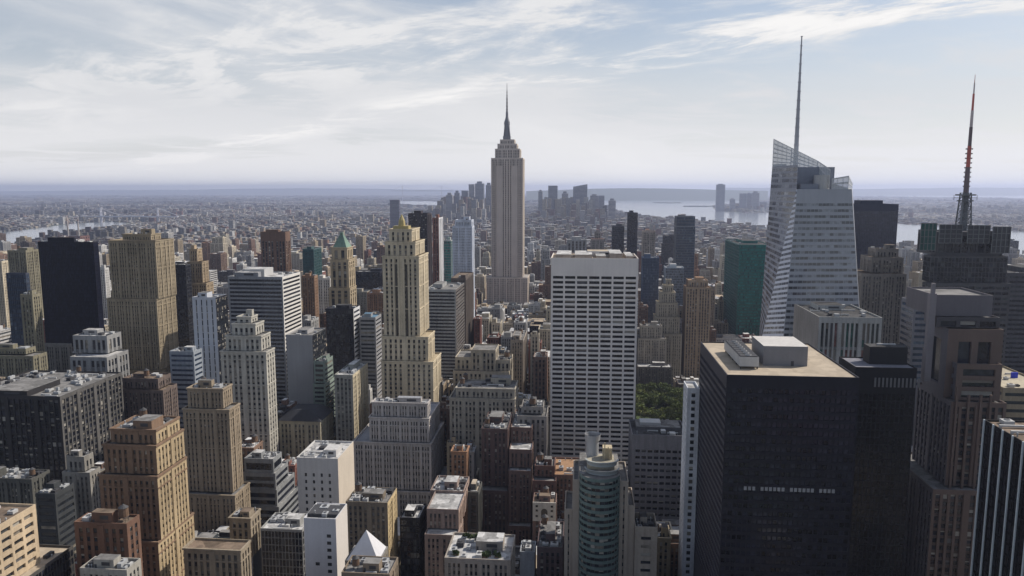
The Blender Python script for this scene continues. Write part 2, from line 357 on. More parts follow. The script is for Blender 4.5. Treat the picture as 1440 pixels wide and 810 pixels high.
OCC = []          # (id, x0, x1, y0, y1, z0, z1): boxes that hide the city behind them
FOOT = []         # footprints taken by the buildings placed one by one
KEEP = []         # (Y, x0px, x1px, ybot): rows of the picture that nearer fill must leave open
LAND = []         # (short phrase, px, py, Y) of the buildings placed one by one
class Building:
    def __init__(s, name, label, cat, short=None, col=(.4, .38, .34), roof=ROOF_GREY, st=None, glass=None, mats=None, group=None, seed=0):
        s.name, s.label, s.cat, s.short, s.group = name, label, cat, short, group
        s.rng = random.Random(hash_(label) + seed); s.nrng = np.random.default_rng(hash_(label) + seed)
        s.W = MB(); s.R = MB(); s.wins = []; s.extra = []; s.st = punched() if st is None else st; s.roof = roof
        s.mats = mats or [wall_mat(col)]; s.boxes = []; s.root = None; s.zdet = 0.
        s.glass = glass
    def tier(s, x0, x1, y0, y1, z0, z1, st=None, stw=None, par=1.1, det=True, matw=None, roof=True, mat=0):
        st = s.st if st is None else st; stw = st if stw is None else stw
        s.boxes.append((x0, x1, y0, y1, z0, z1))
        zd = min(max(z0, s.zdet), z1 - 4)
        W = s.W
        mw = mat if matw is None else matw
        def face(a, b, n, stl, m):
            if zd > z0 + .01: W.quads([[(*a, z0), (*b, z0), (*b, zd), (*a, zd)]], m)
            if stl == 0 or not det: W.quads([[(*a, zd), (*b, zd), (*b, z1), (*a, z1)]], m)
            else: facade(W, s.wins, (*a, zd), (*b, zd), (*b, z1), (*a, z1), n, stl, m, len(s.mats) + m)
        face((x0, y0), (x1, y0), (0, -1, 0), st, mat)
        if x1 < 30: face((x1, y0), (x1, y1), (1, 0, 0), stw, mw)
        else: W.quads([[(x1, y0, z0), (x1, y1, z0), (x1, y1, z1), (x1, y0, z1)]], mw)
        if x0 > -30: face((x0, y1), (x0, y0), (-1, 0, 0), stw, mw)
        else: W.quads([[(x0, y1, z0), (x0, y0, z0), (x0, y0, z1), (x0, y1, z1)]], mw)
        W.quads([[(x1, y1, z0), (x0, y1, z0), (x0, y1, z1), (x1, y1, z1)]], mat)
        if roof:
            R = MB(); s.extra.append(('roof', R, s.roof, None, None)); t = .45
            if par > 0:
                rz = z1 - par                       # roof deck sits inside the parapet
                R.quads([[(x0 + t, y0 + t, rz), (x1 - t, y0 + t, rz), (x1 - t, y1 - t, rz), (x0 + t, y1 - t, rz)]])
                o = [(x0, y0), (x1, y0), (x1, y1), (x0, y1)]; i_ = [(x0 + t, y0 + t), (x1 - t, y0 + t), (x1 - t, y1 - t), (x0 + t, y1 - t)]
                for k in range(4):
                    l = (k + 1) % 4
                    W.quads([[(*o[k], z1), (*o[l], z1), (*i_[l], z1), (*i_[k], z1)]], mat)
                    W.quads([[(*i_[k], rz), (*i_[l], rz), (*i_[l], z1), (*i_[k], z1)]], mat)
            else: R.quads([[(x0, y0, z1), (x1, y0, z1), (x1, y1, z1), (x0, y1, z1)]])
        return (x0, x1, y0, y1, z1 - (par if par > 0 else 0))
    def part(s, name, mb, mats, label=None, subs=None): s.extra.append((name, mb, mats, label, subs))
    def cornice(s, x0, x1, y0, y1, z, h=1.0, out=.6, mats=None):
        b = MB(); b.box(x0 - out, x1 + out, y0 - out, y0 - .003, z - h, z, bottom=True); b.box(x1 + .003, x1 + out, y0 - .003, y1, z - h, z, bottom=True)
        b.box(x0 - out, x0 - .003, y0 - .003, y1, z - h, z, bottom=True)
        s.part('cornice', b, mats or s.mats[0])
    def clutter(s, deck, pent=True, tank=0, ac=3, duct=0, pm=None):
        x0, x1, y0, y1, z = deck; w, d = x1 - x0, y1 - y0; r = s.rng
        if w < 6 or d < 6: return
        if y0 < 520: ac = round(ac * 1.6) + 1 if ac else 0; duct = duct + (1 if ac else 0)
        used = []
        def spot(sw_, sd, tries=30):
            for _ in range(tries):
                a = x0 + 1 + r.random() * max(.01, w - 2 - sw_); b = y0 + 1 + r.random() * max(.01, d - 2 - sd)
                if all(a + sw_ < u[0] or a > u[1] or b + sd < u[2] or b > u[3] for u in used):
                    used.append((a - .4, a + sw_ + .4, b - .4, b + sd + .4)); return a, b
            return None
        if pent:
            pw, pd = w * r.uniform(.3, .5), d * r.uniform(.3, .5); q = spot(pw, pd)
            if q:
                h = r.uniform(3.2, 5.5); b = MB(); b.box(q[0], q[0] + pw, q[1], q[1] + pd, z + .003, z + h, 0, top=1)
                dr = MB(); dr.box(q[0] + .3, q[0] + 1.3, q[1] - .05, q[1] - .004, z + .01, z + 2.1); subs = [('door', dr, METAL_DARK)]
                if pw > 5: lv = MB(); lv.box(q[0] + pw * .4, q[0] + pw * .8, q[1] - .12, q[1] - .004, z + h * .4, z + h * .75, bottom=True); subs.append(('louvre', lv, METAL_DARK))
                s.part('penthouse', b, [pm or s.mats[0], s.roof], None, subs if y0 < 700 else None)
                s.boxes.append((q[0], q[0] + pw, q[1], q[1] + pd, z, z + h))
        for _ in range(tank):
            rad = r.uniform(1.5, 2.1); q = spot(rad * 2, rad * 2)
            if q: water_tank(s, q[0] + rad, q[1] + rad, z, rad)
        for _ in range(ac):
            aw, ad = r.uniform(1.6, 4.2), r.uniform(1.6, 5.0); q = spot(aw, ad)
            if q:
                b = MB(); h = r.uniform(1.2, 2.4)
                b.box(q[0], q[0] + aw, q[1], q[1] + ad, z + .25, z + h, bottom=True)
                for e in (.15, .75): b.box(q[0] + aw * e, q[0] + aw * e + .2, q[1] + .1, q[1] + ad - .1, z + .002, z + .25, 1, top=-1)
                fn = MB(); fn.cyl(q[0] + aw / 2, q[1] + ad / 2, z + h + .002, z + h + .3, min(aw, ad) * .33, min(aw, ad) * .3, 12, 0, True, 1); ms_ = [r.choice((METAL_GREY, METAL_LIGHT, METAL_GREY, METAL_DARK)), METAL_DARK]
                s.part('air_conditioner', b, ms_, None, [('fan', fn, ms_)] if y0 < 520 else None)
        for _ in range(duct):
            lw = r.uniform(4, min(12, w * .6)); q = spot(lw, .9)
            if q:
                b = MB(); b.box(q[0], q[0] + lw, q[1], q[1] + .8, z + .4, z + 1.1, bottom=True); b.box(q[0], q[0] + .8, q[1], q[1] + .8, z + .002, z + .4, top=-1)
                b.box(q[0] + lw - .8, q[0] + lw, q[1], q[1] + .8, z + .002, z + .4, top=-1)
                s.part('duct', b, METAL_LIGHT)
        if ac and y0 < 700:
            for _ in range(3):
                q = spot(.8, .8)
                if q:
                    b = MB(); hh = r.uniform(1, 2.6); b.cyl(q[0] + .4, q[1] + .4, z + .002, z + hh, .22, .22, 8); b.cyl(q[0] + .4, q[1] + .4, z + hh, z + hh + .35, .42, .30, 8)
                    s.part('vent_pipe', b, METAL_GREY)
    def finish(s, occ=True, single=True):
        B = np.array(s.boxes); base = ((B[:, 0].min() + B[:, 1].max()) / 2, (B[:, 2].min() + B[:, 3].max()) / 2, max(0., B[:, 4].min()))
        s.root = thing(s.name, s.label, s.cat, base, s.group)
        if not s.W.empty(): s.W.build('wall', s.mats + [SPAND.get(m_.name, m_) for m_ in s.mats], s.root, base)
        if not s.R.empty(): s.R.build('roof', s.roof, s.root, base)
        if s.wins:
            Q = np.concatenate(s.wins)
            g = s.glass or (s.st.glass if s.st else GLASS); pp_ = np.array((s.st.gp if s.st else (.7, .2, .1))[:len(g)]); mi = s.nrng.choice(len(g), len(Q), p=pp_ / pp_.sum())
            pr = proj(Q.reshape(-1, 3)).reshape(-1, 4, 3)
            x, y = pr[..., 0] * .711, pr[..., 1] * .711
            area = .5 * abs((x[:, 2] - x[:, 0]) * (y[:, 3] - y[:, 1]) - (x[:, 3] - x[:, 1]) * (y[:, 2] - y[:, 0]))
            vis = (x.mean(1) > 0) & (x.mean(1) < 1024) & (y.mean(1) < 576)
            k = np.nonzero(vis & (area > 7.0))[0] if single else []
            if len(k) > 100: k = k[np.argsort(-area[k] * (1 + Q[k, 0, 2] / 80))[:100]]
            rest = np.ones(len(Q), bool); rest[k] = False
            for q in k:
                mb = MB(); mb.quads(Q[q:q + 1]); mb.build('window', g[mi[q]], s.root, base)
            nb_ = (s.st.blinds if s.st else .3)
            if nb_ > 0:
                kb = np.nonzero(s.nrng.random(len(Q)) < nb_)[0]
                if len(kb):
                    q_ = Q[kb]; nn = np.cross(q_[:, 1] - q_[:, 0], q_[:, 3] - q_[:, 0]); nn /= np.linalg.norm(nn, axis=1)[:, None] + 1e-9; f_ = (1 - s.nrng.choice((.25, .45, .7, 1.0), (len(kb), 1), p=(.35, .3, .2, .15)))
                    lo0, lo1 = q_[:, 0] + (q_[:, 3] - q_[:, 0]) * f_, q_[:, 1] + (q_[:, 2] - q_[:, 1]) * f_
                    mb = MB(); mb.quads(np.stack([lo0, lo1, q_[:, 2], q_[:, 3]], 1) + nn[:, None] * .03, s.nrng.integers(0, 3, len(kb))); o = mb.build('window_blinds', BLINDS, s.root, base); o['kind'] = 'stuff'
            if rest.any():
                mb = MB(); mb.quads(Q[rest], mi[rest]); o = mb.build('windows', list(g), s.root, base); o['kind'] = 'stuff'
        for name, mb, mats, label, sub in s.extra:
            o = mb.build(name, mats, s.root, base)
            if label: o['label'] = label
            for sn, sm, smm in (sub or ()): sm.build(sn, smm, o, base)
        if occ:
            for b in s.boxes: OCC.append((s.label, *b))
            FOOT.append((B[:, 0].min(), B[:, 1].max(), B[:, 2].min(), B[:, 3].max()))
        return s.root
def hash_(t):
    h = 7
    for c in t: h = (h * 31 + ord(c)) % 1000003
    return h
def water_tank(bd, cx, cy, z, rad):
    b = MB(); h = rad * 2.1; leg = rad * 1.1
    for sx in (-1, 1):
        for sy in (-1, 1): b.bar((cx + sx * rad * .6, cy + sy * rad * .6, z + .002), (cx + sx * rad * .6, cy + sy * rad * .6, z + leg), .12, n=4, mat=1)
    b.cyl(cx, cy, z + leg, z + leg + .2, rad * 1.05, rad * 1.05, 12, 1); b.cyl(cx, cy, z + leg + .2, z + leg + h, rad, rad * .97, 12, 0)
    c = MB(); c.cyl(cx, cy, z + leg + h + .002, z + leg + h + rad * .8, rad * 1.08, .02, 12)
    bd.part('water_tank', b, [WOOD, METAL_DARK], None, [('conical_lid', c, METAL_DARK)])
def span(Y, x0, x1, ytop, far):
    a = at(x0, ytop, Y); b = at(x1, ytop, Y); z = (a[2] + b[2]) / 2
    X0, X1 = a[0], b[0]
    if isinstance(far, tuple):
        px = far[0]; Yf = far_y(X1, z, Y, px) if px > x1 else far_y(X0, z, Y, px)
    else: Yf = Y + far
    return X0, X1, Y, Yf, z
HEROES = {}
def hero(name, label, cat, short, col, tiers, ybot, st=None, roof=ROOF_GREY, glass=None, pent=True, tank=0, ac=3, duct=0, par=1.1, mats=None, corn=False, belts=0, stw=None, matw=None, single=True, done=True):
    """tiers, bottom first: (Y of the north wall, left px, right px, top px, depth in m or (px,) of the far corner [, z0])"""
    b = Building(name, label, cat, short, col, roof, st, glass, mats)
    z0 = 0.
    sp_ = [span(*t[:5]) for t in tiers]
    px0, px1 = min(t[1] for t in tiers), max(t[2] for t in tiers)
    Ymin = min(t[0] for t in tiers)
    b.zdet = max(0., at((px0 + px1) / 2, ybot + 45, Ymin)[2])
    for k, (t, q) in enumerate(zip(tiers, sp_)):
        zz = t[5] if len(t) > 5 else z0
        deck = b.tier(*q[:4], zz, q[4], st, stw, par, matw=matw)
        if corn: b.cornice(*q[:4], q[4], 1.0, .5)
        if belts:
            h_ = q[4] - max(zz, b.zdet)
            if h_ > 16:
                n_ = max(1, int(h_ / belts)); x0_, x1_, y0_, y1_ = q[:4]
                for i_ in range(n_):
                    zb = q[4] - (i_ + .35) * belts
                    if zb < max(zz, b.zdet) + 3: continue
                    bb = MB(); e_ = .28; bb.box(x0_ - e_, x1_ + e_, y0_ - e_, y0_ - .004, zb, zb + .7, bottom=True)
                    if x1_ < 30: bb.box(x1_ + .004, x1_ + e_, y0_ - .003, y1_, zb, zb + .7, bottom=True)
                    if x0_ > -30: bb.box(x0_ - e_, x0_ - .004, y0_ - .003, y1_, zb, zb + .7, bottom=True)
                    b.part('belt_course', bb, b.mats[0])
        b.last = deck; b.tops = getattr(b, 'tops', []) + [deck]
        z0 = q[4]
    b.clutter(b.last, pent, tank, ac, duct)
    t = tiers[-1]
    pxs = [t_[4][0] for t_ in tiers if isinstance(t_[4], tuple)]
    KEEP.append((Ymin, min([px0] + pxs), max([px1] + pxs), ybot))
    LAND.append((short, (t[1] + t[2]) / 2, (t[3] + ybot) / 2, Ymin, t[2] - t[1]))
    HEROES[short] = b
    if done: b.finish(single=single)
    return b

# ------------------------------------------------------------------ ground, water, hills
def ground_mat():
    m, nt, b = node_mat('ground'); N = nt.nodes; L = nt.links
    g = N.new('ShaderNodeNewGeometry')
    v = N.new('ShaderNodeTexVoronoi'); v.inputs['Scale'].default_value = 1 / 130; L.new(g.outputs['Position'], v.inputs['Vector'])
    n = N.new('ShaderNodeTexNoise'); n.inputs['Scale'].default_value = 1 / 1800; n.inputs['Detail'].default_value = 8; n.inputs['Roughness'].default_value = .65
    L.new(g.outputs['Position'], n.inputs['Vector'])
    cr = N.new('ShaderNodeValToRGB'); e = cr.color_ramp
    e.elements[0].position = .38; e.elements[0].color = (.035, .05, .03, 1); e.elements[1].position = .62; e.elements[1].color = (.16, .15, .145, 1)
    L.new(n.outputs[0], cr.inputs[0])
    mx = N.new('ShaderNodeMixRGB'); mx.blend_type = 'MULTIPLY'; mx.inputs[0].default_value = .5
    L.new(cr.outputs[0], mx.inputs[1]); L.new(v.outputs['Color'], mx.inputs[2]); L.new(mx.outputs[0], b.inputs['Base Color'])
    b.inputs['Roughness'].default_value = .95; return m
G = 46000.
mb = MB(); mb.quads([[(-G, -3000, 0), (G, -3000, 0), (G, G, 0), (-G, G, 0)]])
o = mb.build('ground', ground_mat()); o['kind'] = 'structure'
m, nt, b = node_mat('water'); b.inputs['Base Color'].default_value = (.17, .19, .21, 1); b.inputs['Roughness'].default_value = .15
n = nt.nodes.new('ShaderNodeTexNoise'); n.inputs['Scale'].default_value = .02; n.inputs['Detail'].default_value = 6
bp = nt.nodes.new('ShaderNodeBump'); bp.inputs['Strength'].default_value = .25; bp.inputs['Distance'].default_value = 3
g = nt.nodes.new('ShaderNodeNewGeometry'); nt.links.new(g.outputs['Position'], n.inputs['Vector']); nt.links.new(n.outputs[0], bp.inputs['Height']); nt.links.new(bp.outputs[0], b.inputs['Normal'])
WATER = m
WPOLY = []
def water(name, pix, extra=()):
    pts = [at_z(px, py, .3) for px, py in pix] + [np.array((*e, .3)) for e in extra]
    WPOLY.append(np.array(pts)[:, :2])
    mb = MB(); mb.poly(pts); o = mb.build(name, WATER); o['kind'] = 'structure'
water('east_river', [(-300, 420), (-60, 360), (5, 347), (48, 338), (100, 326), (150, 319), (174, 317), (178, 313), (150, 312), (105, 314), (60, 320), (20, 325), (-40, 330), (-300, 352)])
water('bay', [(850, 290), (880, 299), (930, 306), (1000, 314), (1080, 323), (1206, 338), (1290, 348), (1440, 362), (1700, 390), (1700, 335), (1440, 326), (1330, 318), (1206, 312), (1130, 302), (1082, 299), (1040, 299), (1006, 296),
              (1000, 289), (1060, 284), (1080, 276), (1080, 271), (1000, 270.5), (930, 270), (850, 271), (800, 272), (768, 274), (750, 276), (760, 281), (800, 283)])
water('newark_bay', [(1190, 276), (1300, 277), (1440, 279), (1600, 281), (1600, 276), (1440, 274), (1300, 273), (1190, 273)])
water('upper_bay', [(560, 287), (600, 289), (640, 290), (640, 285), (600, 283), (560, 283)])
# low islands in the bay
def island(px0, px1, py, half):
    a, b_ = at_z(px0, py, .3), at_z(px1, py, .3); c = (a + b_) / 2; L_ = abs(b_[0] - a[0]) / 2
    t = np.linspace(0, 2 * np.pi, 25)[:-1]; rr = random.Random(int(px0))
    k = np.array([rr.uniform(.8, 1.1) for _ in t]); mb = MB()
    lo = np.stack([c[0] + L_ * np.cos(t) * k, c[1] + half * np.sin(t) * k, np.full(24, .2)], -1); hi = lo.copy(); hi[:, 2] = 7 + 5 * k; hi[:, :2] = c[:2] + (hi[:, :2] - c[:2]) * .93
    mb.quads(np.stack([lo, np.roll(lo, -1, 0), np.roll(hi, -1, 0), hi], 1)); mb.poly(hi)
    o = mb.build('island', wall_mat((.06, .075, .05), .95, .4)); o['kind'] = 'structure'
island(893, 921, 281.5, 150); island(919, 957, 285.5, 130); island(960, 1004, 290.5, 90)
def ridge(name, pix, Y, depth, col):
    """a low wooded ridge: crest line given by picture points at distance Y"""
    top = np.array([at(px, py, Y) for px, py in pix]); f = top.copy(); f[:, 1] -= depth; f[:, 2] = -.5; f[:, 0] *= (Y - depth) / Y
    r = top.copy(); r[:, 1] += depth; r[:, 2] = -.5; r[:, 0] *= (Y + depth) / Y; mb = MB()
    mb.quads(np.stack([f[:-1], f[1:], top[1:], top[:-1]], 1)); mb.quads(np.stack([top[:-1], top[1:], r[1:], r[:-1]], 1))
    o = mb.build(name, wall_mat(col, .95, .3)); o['kind'] = 'structure'
rr = random.Random(5)
ridge('hills', [(x, 266.2 + 1.4 * math.sin(x * .011) + rr.uniform(-.4, .4) + (4 if x < 120 else 0) * (120 - x) / 160) for x in range(-500, 700, 40)], 42000, 5000, (.06, .08, .055))
ridge('hills', [(740, 268.8), (790, 267), (830, 265.4), (880, 264.6), (930, 265), (980, 266), (1020, 267.2), (1080, 268.6)], 19000, 1500, (.06, .08, .055))
ridge('hills', [(x, 264.6 + 1.2 * math.sin(x * .017) + rr.uniform(-.4, .4)) for x in range(1020, 2000, 40)], 36000, 4000, (.06, .08, .055))

def inside(P, poly):
    x, y = P[:, 0], P[:, 1]; c = np.zeros(len(P), bool); n = len(poly); j = n - 1
    for i in range(n):
        xi, yi = poly[i]; xj, yj = poly[j]
        k = ((yi > y) != (yj > y)); c ^= k & (x < (xj - xi) * (y - yi) / (yj - yi + 1e-12) + xi); j = i
    return c
def in_water(P):
    r = np.zeros(len(P), bool)
    for w in WPOLY: r |= inside(P, w)
    return r

# ------------------------------------------------------------------ the towers of the photograph, one by one
CREAM = (.52, .45, .33); TAN = (.36, .285, .19); STONE = (.40, .37, .32); GREYC = (.33, .33, .33); PALE = (.55, .54, .52)
BRICK = (.21, .115, .08); REDB = (.14, .065, .055); ORB = (.33, .20, .12); DK = (.035, .035, .042); OLIVE = (.22, .20, .14)

# left, back row
hero('office_tower', 'black glass tower with a tapered dark blue front beside the river', 'skyscraper', 'the black glass tower at left', (.012, .013, .022),
     [(700, 53, 131, 340, (138,))], 480, curtain(bay=1.7, ww=.9, wh=.9, m=.3, glass=[glass_mat((.005, .006, .015), .3, .2), glass_mat((.008, .010, .026), .3, .2)], gp=(.6, .4)), ROOF_DARK, ac=5, duct=1)
hero('stone_tower', 'broad tan masonry tower with small windows and sunlit right side', 'skyscraper', 'the broad tan tower at left', (.30, .245, .165),
     [(638, 146, 222, 520, (252,)), (640, 150, 220, 420, (247,)), (641.5, 152, 218, 338, (244,)), (648, 172, 212, 329, (226,))], 600, punched(bay=2.6, fl=3.7, ww=.42, wh=.45), ROOF_BROWN, ac=2, corn=True, belts=19)
hero('brick_tower', 'olive brick tower with grey cap and lit right side behind the black tower', 'building', 'the olive tower at far left', OLIVE,
     [(820, 10, 36, 352, (54,))], 430, punched(), ROOF_GREY, tank=1)
hero('office_block', 'small dark blue office block left of the black glass tower', 'building', 'the small dark blue block', (.06, .07, .10),
     [(640, 8, 36, 384, (41,))], 432, curtain(glass=GLASS_BLUE), ROOF_GREY)
hero('apartment_tower', 'beige apartment slab cut by the left edge of the photo', 'building', 'the beige slab at the left edge', CREAM,
     [(900, -30, 2, 367, (22,))], 430, punched(), ROOF_GREY, tank=1)
hero('brick_tower', 'olive brick block with narrow lit side touching the black tower', 'building', 'the olive block by the black tower', OLIVE,
     [(600, 28, 45, 414, (57,))], 480, punched(), ROOF_DARK, ac=1)
hero('apartment_tower', 'thin pale slab between the black tower and the broad tan tower', 'building', 'the thin pale slab', PALE,
     [(1000, 137, 147, 377, (153,))], 440, punched(), ROOF_WHITE, ac=1)
hero('stone_building', 'grey stone building with arched dark windows under the black tower', 'building', 'the grey arched building', (.28, .28, .28),
     [(575, 98, 150, 502, 30), (590, 102, 150, 472, (170,))], 530, punched(bay=5, fl=8, ww=.6, wh=.65, d=.8), ROOF_WHITE, tank=0, ac=4)
hero('stone_building', 'low olive block with lit corner at the left edge above the dark block', 'building', 'the low olive block', OLIVE,
     [(560, -30, 46, 500, (66,)), (566, -20, 36, 490, (50,))], 532, punched(), ROOF_GREY, ac=4)
hero('stone_building', 'squat grey building behind the low olive block', 'building', 'the squat grey building', (.25, .235, .21),
     [(625, 52, 96, 484, (101,))], 520, punched(), ROOF_GREY, tank=1)
hero('office_tower', 'dark slab with white roof boxes right of the broad tan tower', 'building', 'the dark slab with white roof', (.04, .042, .05),
     [(760, 239, 261, 372, (268,))], 480, curtain(), ROOF_WHITE, ac=5)
hero('stone_tower', 'slender stepped tan tower between dark slab and grey banded slab', 'skyscraper', 'the stepped tan tower', (.38, .29, .19),
     [(780, 258, 290, 398, (300,)), (784, 263, 284, 368, (293,)), (788, 266, 277, 350, (284,))], 480, punched(), ROOF_BROWN, corn=True, belts=19, ac=1)
hero('office_tower', 'white tower with dark vertical lines and black side', 'skyscraper', 'the white tower with dark lines', (.55, .57, .62),
     [(600, 270, 303, 418, (319,))], 540, St(bay=5.2, fl=5.5, ww=.22, wh=.9, d=.3), ROOF_GREY, mats=[wall_mat((.50, .52, .57), .4, .12), wall_mat((.02, .022, .03), .4)], matw=1, stw=curtain())
b = hero('office_tower', 'wide grey banded slab with white striped right side and white roof plant', 'skyscraper', 'the grey banded slab', (.30, .31, .33),
     [(680, 320, 397, 389, (422,))], 560, bands(fl=3.8, wh=.55, glass=GLASS_CURT), ROOF_WHITE, mats=[wall_mat((.24, .25, .27), .6), wall_mat((.66, .64, .60), .6, .12)], matw=1, ac=6, duct=2, done=False)
x0, x1, y0, y1, z = b.last
q = MB(); q.box(x0 + 10, x0 + 32, y0 + 10, y1 - 14, z + .003, z + 7, 0, top=1); b.part('penthouse', q, [METAL_LIGHT, ROOF_WHITE]); b.finish()
hero('stone_tower', 'pale stone art deco tower with a stepped crown of buttresses', 'skyscraper', 'the stepped pale stone tower', (.43, .41, .36),
     [(520, 310, 374, 494, (386,)), (522.5, 317, 367, 472, (380,)), (525, 326, 359, 455, (371,)), (528, 333, 353, 445, (362,))], 600, piers(bay=4.2, fl=3.9, ww=.5, wh=.52, d=.6, ds=.12), ROOF_GREY, corn=True, belts=19, ac=1)
hero('office_slab', 'windowless grey slab wall with a dark glass side', 'building', 'the blank grey slab', (.36, .355, .36),
     [(620, 402, 439, 471, (458,))], 560, 0, ROOF_GREY, stw=curtain(), mats=[wall_mat((.33, .325, .33), .8, .12), wall_mat((.05, .055, .06), .5)], matw=1, glass=GLASS_CURT, ac=3)
hero('office_block', 'green banded office block stepping down beside the blank grey slab', 'building', 'the green banded block', (.20, .25, .22),
     [(600, 440, 457, 540, (472,)), (604, 441, 456, 508, (468,))], 600, bands(fl=3.7, wh=.5), ROOF_GREY, ac=2)
hero('office_tower', 'near black glass block with a white striped right edge', 'building', 'the near black glass block', (.02, .02, .028),
     [(690, 458, 497, 434, (506,))], 515, curtain(glass=GLASS_CURT, bay=2.2), ROOF_DARK, mats=[wall_mat((.025, .025, .035), .5), wall_mat((.6, .6, .6), .6)], matw=1, stw=bands(fl=4.2, wh=.5), ac=3)
b = hero('stone_tower', 'tan tower with arched openings and a green pyramid roof', 'skyscraper', 'the tan tower with green roof', (.40, .32, .21),
     [(780, 462, 492, 405, (501,)), (782, 464, 490, 365, (499,)), (784, 466, 488, 348, (496,))], 432, piers(bay=6.5, fl=9, ww=.5, wh=.75, d=1.0, ds=.2), ROOF_BROWN, corn=True, belts=19, pent=False, ac=0, done=False)
x0, x1, y0, y1, z = b.last; q = MB(); cx, cy_ = (x0 + x1) / 2, (y0 + y1) / 2; hh = at(480, 327, 790)[2]
c4 = [(x0 + .6, y0 + .6, z), (x1 - .6, y0 + .6, z), (x1 - .6, y1 - .6, z), (x0 + .6, y1 - .6, z)]; t4 = [(cx - 2, cy_ - 2, hh - 3), (cx + 2, cy_ - 2, hh - 3), (cx + 2, cy_ + 2, hh - 3), (cx - 2, cy_ + 2, hh - 3)]
for k in range(4): q.quads([[c4[k], c4[(k + 1) % 4], t4[(k + 1) % 4], t4[k]]])
q.box(cx - 1.6, cx + 1.6, cy_ - 1.6, cy_ + 1.6, hh - 3, hh, 0); b.part('pyramid_roof', q, COPPER, 'weathered green copper pyramid roof'); b.finish()
hero('office_tower', 'brown striped tower with a reddish top standing among low roofs', 'skyscraper', 'the brown striped tower', (.16, .095, .065),
     [(1100, 366, 401, 326, (408,))], 384, piers(bay=5.5, fl=4, ww=.55, wh=.75, d=.6, ds=.5, top=14, glass=GLASS_CURT), ROOF_BROWN, ac=1)
hero('office_block', 'teal glass block with a pale side behind the grey slab', 'building', 'the teal block', (.06, .11, .115),
     [(1050, 425, 441, 350, (452,))], 388, curtain(glass=[glass_mat((.02, .06, .065)), glass_mat((.03, .085, .09))], gp=(.5, .5)), ROOF_GREY, ac=1)
hero('apartment_tower', 'small whitish block between the teal block and the tan tower with green roof', 'building', 'the small whitish block', (.60, .57, .52),
     [(900, 446, 464, 391, 18)], 432, punched(), ROOF_WHITE, ac=2)
hero('brick_building', 'brown block under the teal block right of the grey banded slab', 'building', 'the brown block under teal', (.26, .16, .10),
     [(840, 424, 442, 388, (447,))], 430, punched(), ROOF_BROWN, tank=1, ac=2)
hero('office_block', 'grey block with a slanted blue glass roof left of the cream tower', 'building', 'the grey block with blue roof', (.30, .30, .31),
     [(700, 505, 528, 446, (536,))], 540, bands(), wall_mat((.10, .22, .33), .5), ac=0)
# the cream art deco tower
b = hero('stone_tower', 'tall cream art deco tower with dark window stripes and a gilded crown', 'skyscraper', 'the cream art deco tower', (.56, .475, .335),
     [(600, 536, 609, 508, (620,)), (602, 536.5, 602, 473, (611,)), (604, 537.5, 589, 360, (602,)), (606, 541, 584, 340, (597,)), (609, 547, 579, 322, (590,))], 562, piers(bay=4.4, fl=3.8, ww=.42, wh=.6, d=.8, ds=.2), wall_mat((.40, .33, .22)), corn=True, belts=19, pent=False, ac=0, done=False)
X0, X1, Y0, Y1, Z = b.boxes[2][0], b.boxes[2][1], b.boxes[2][2], b.boxes[2][3], b.boxes[2][5]
q = MB(); w = X1 - X0
for k in (.30, .44, .58, .72):
    a = X0 + w * k; q.box(a - .75, a + .75, Y0 - .9, Y0 - .01, at(560, 600, 604)[2], Z - 2, 0)
b.part('pier', q, b.mats[0])
q = MB()
for k in (.37, .51, .65):
    a = X0 + w * k; q.box(a - .95, a + .95, Y0 - .10, Y0 - .015, at(560, 600, 604)[2], Z - 7, 0)
b.part('window_stripe', q, glass_mat((.05, .045, .035), .3))
x0, x1, y0, y1, z = b.last; cx, cy_ = (x0 + x1) / 2, y0 + 5.5; q = MB()
q.box(x0 + 3, x1 - 3, y0 + 1.2, y0 + 10, z, z + 3.5); q.cyl(cx, cy_, z + 3.5, z + 8, 3.1, 2.6, 8); q.cyl(cx, cy_, z + 8, z + 13, 2.6, .3, 8); b.part('crown', q, wall_mat((.42, .34, .14), .5, .15), 'gilded stepped crown')
q = MB(); q.bar((cx, cy_, z + 12.5), (cx, cy_, z + 19), .22, .1); b.part('flagpole', q, METAL_LIGHT); b.finish()
# behind the cream tower
hero('office_tower', 'dark brown flat topped tower just behind the cream tower', 'skyscraper', 'the dark brown tower', (.055, .045, .05),
     [(1150, 574, 601, 300, (607,))], 400, piers(bay=3.5, ww=.6, wh=.7, glass=GLASS_CURT), ROOF_DARK, ac=1)
hero('residential_tower', 'slim tower striped brown and white behind the cream tower', 'skyscraper', 'the slim striped tower', (.26, .13, .10),
     [(1100, 608, 617, 306, (623,))], 400, piers(bay=4, ww=.45, wh=.6), ROOF_BROWN, ac=1, mats=[wall_mat((.24, .11, .085)), wall_mat((.6, .6, .62))], matw=1)
hero('residential_tower', 'narrow teal topped tower left of the white slab', 'building', 'the narrow teal tower', (.34, .36, .36),
     [(1080, 624, 634, 338, (638,))], 400, curtain(glass=GLASS_TEAL), COPPER, ac=1)
b = hero('office_tower', 'pale blue white slab tower with a tan plant box on top', 'skyscraper', 'the pale blue slab', (.55, .59, .68),
     [(1000, 636, 664, 318, (667,)), (1002, 640, 663, 309, (666,))], 392, piers(bay=1.9, fl=3.6, ww=.4, wh=.5, d=.25, ds=.2), ROOF_BROWN, ac=1)
hero('office_tower', 'brown slab with a dark lit edge below the pale blue slab', 'building', 'the brown slab', (.13, .105, .09),
     [(830, 634, 655, 391, (666,))], 480, piers(bay=2.4, ww=.5, wh=.6), ROOF_BROWN, ac=1)
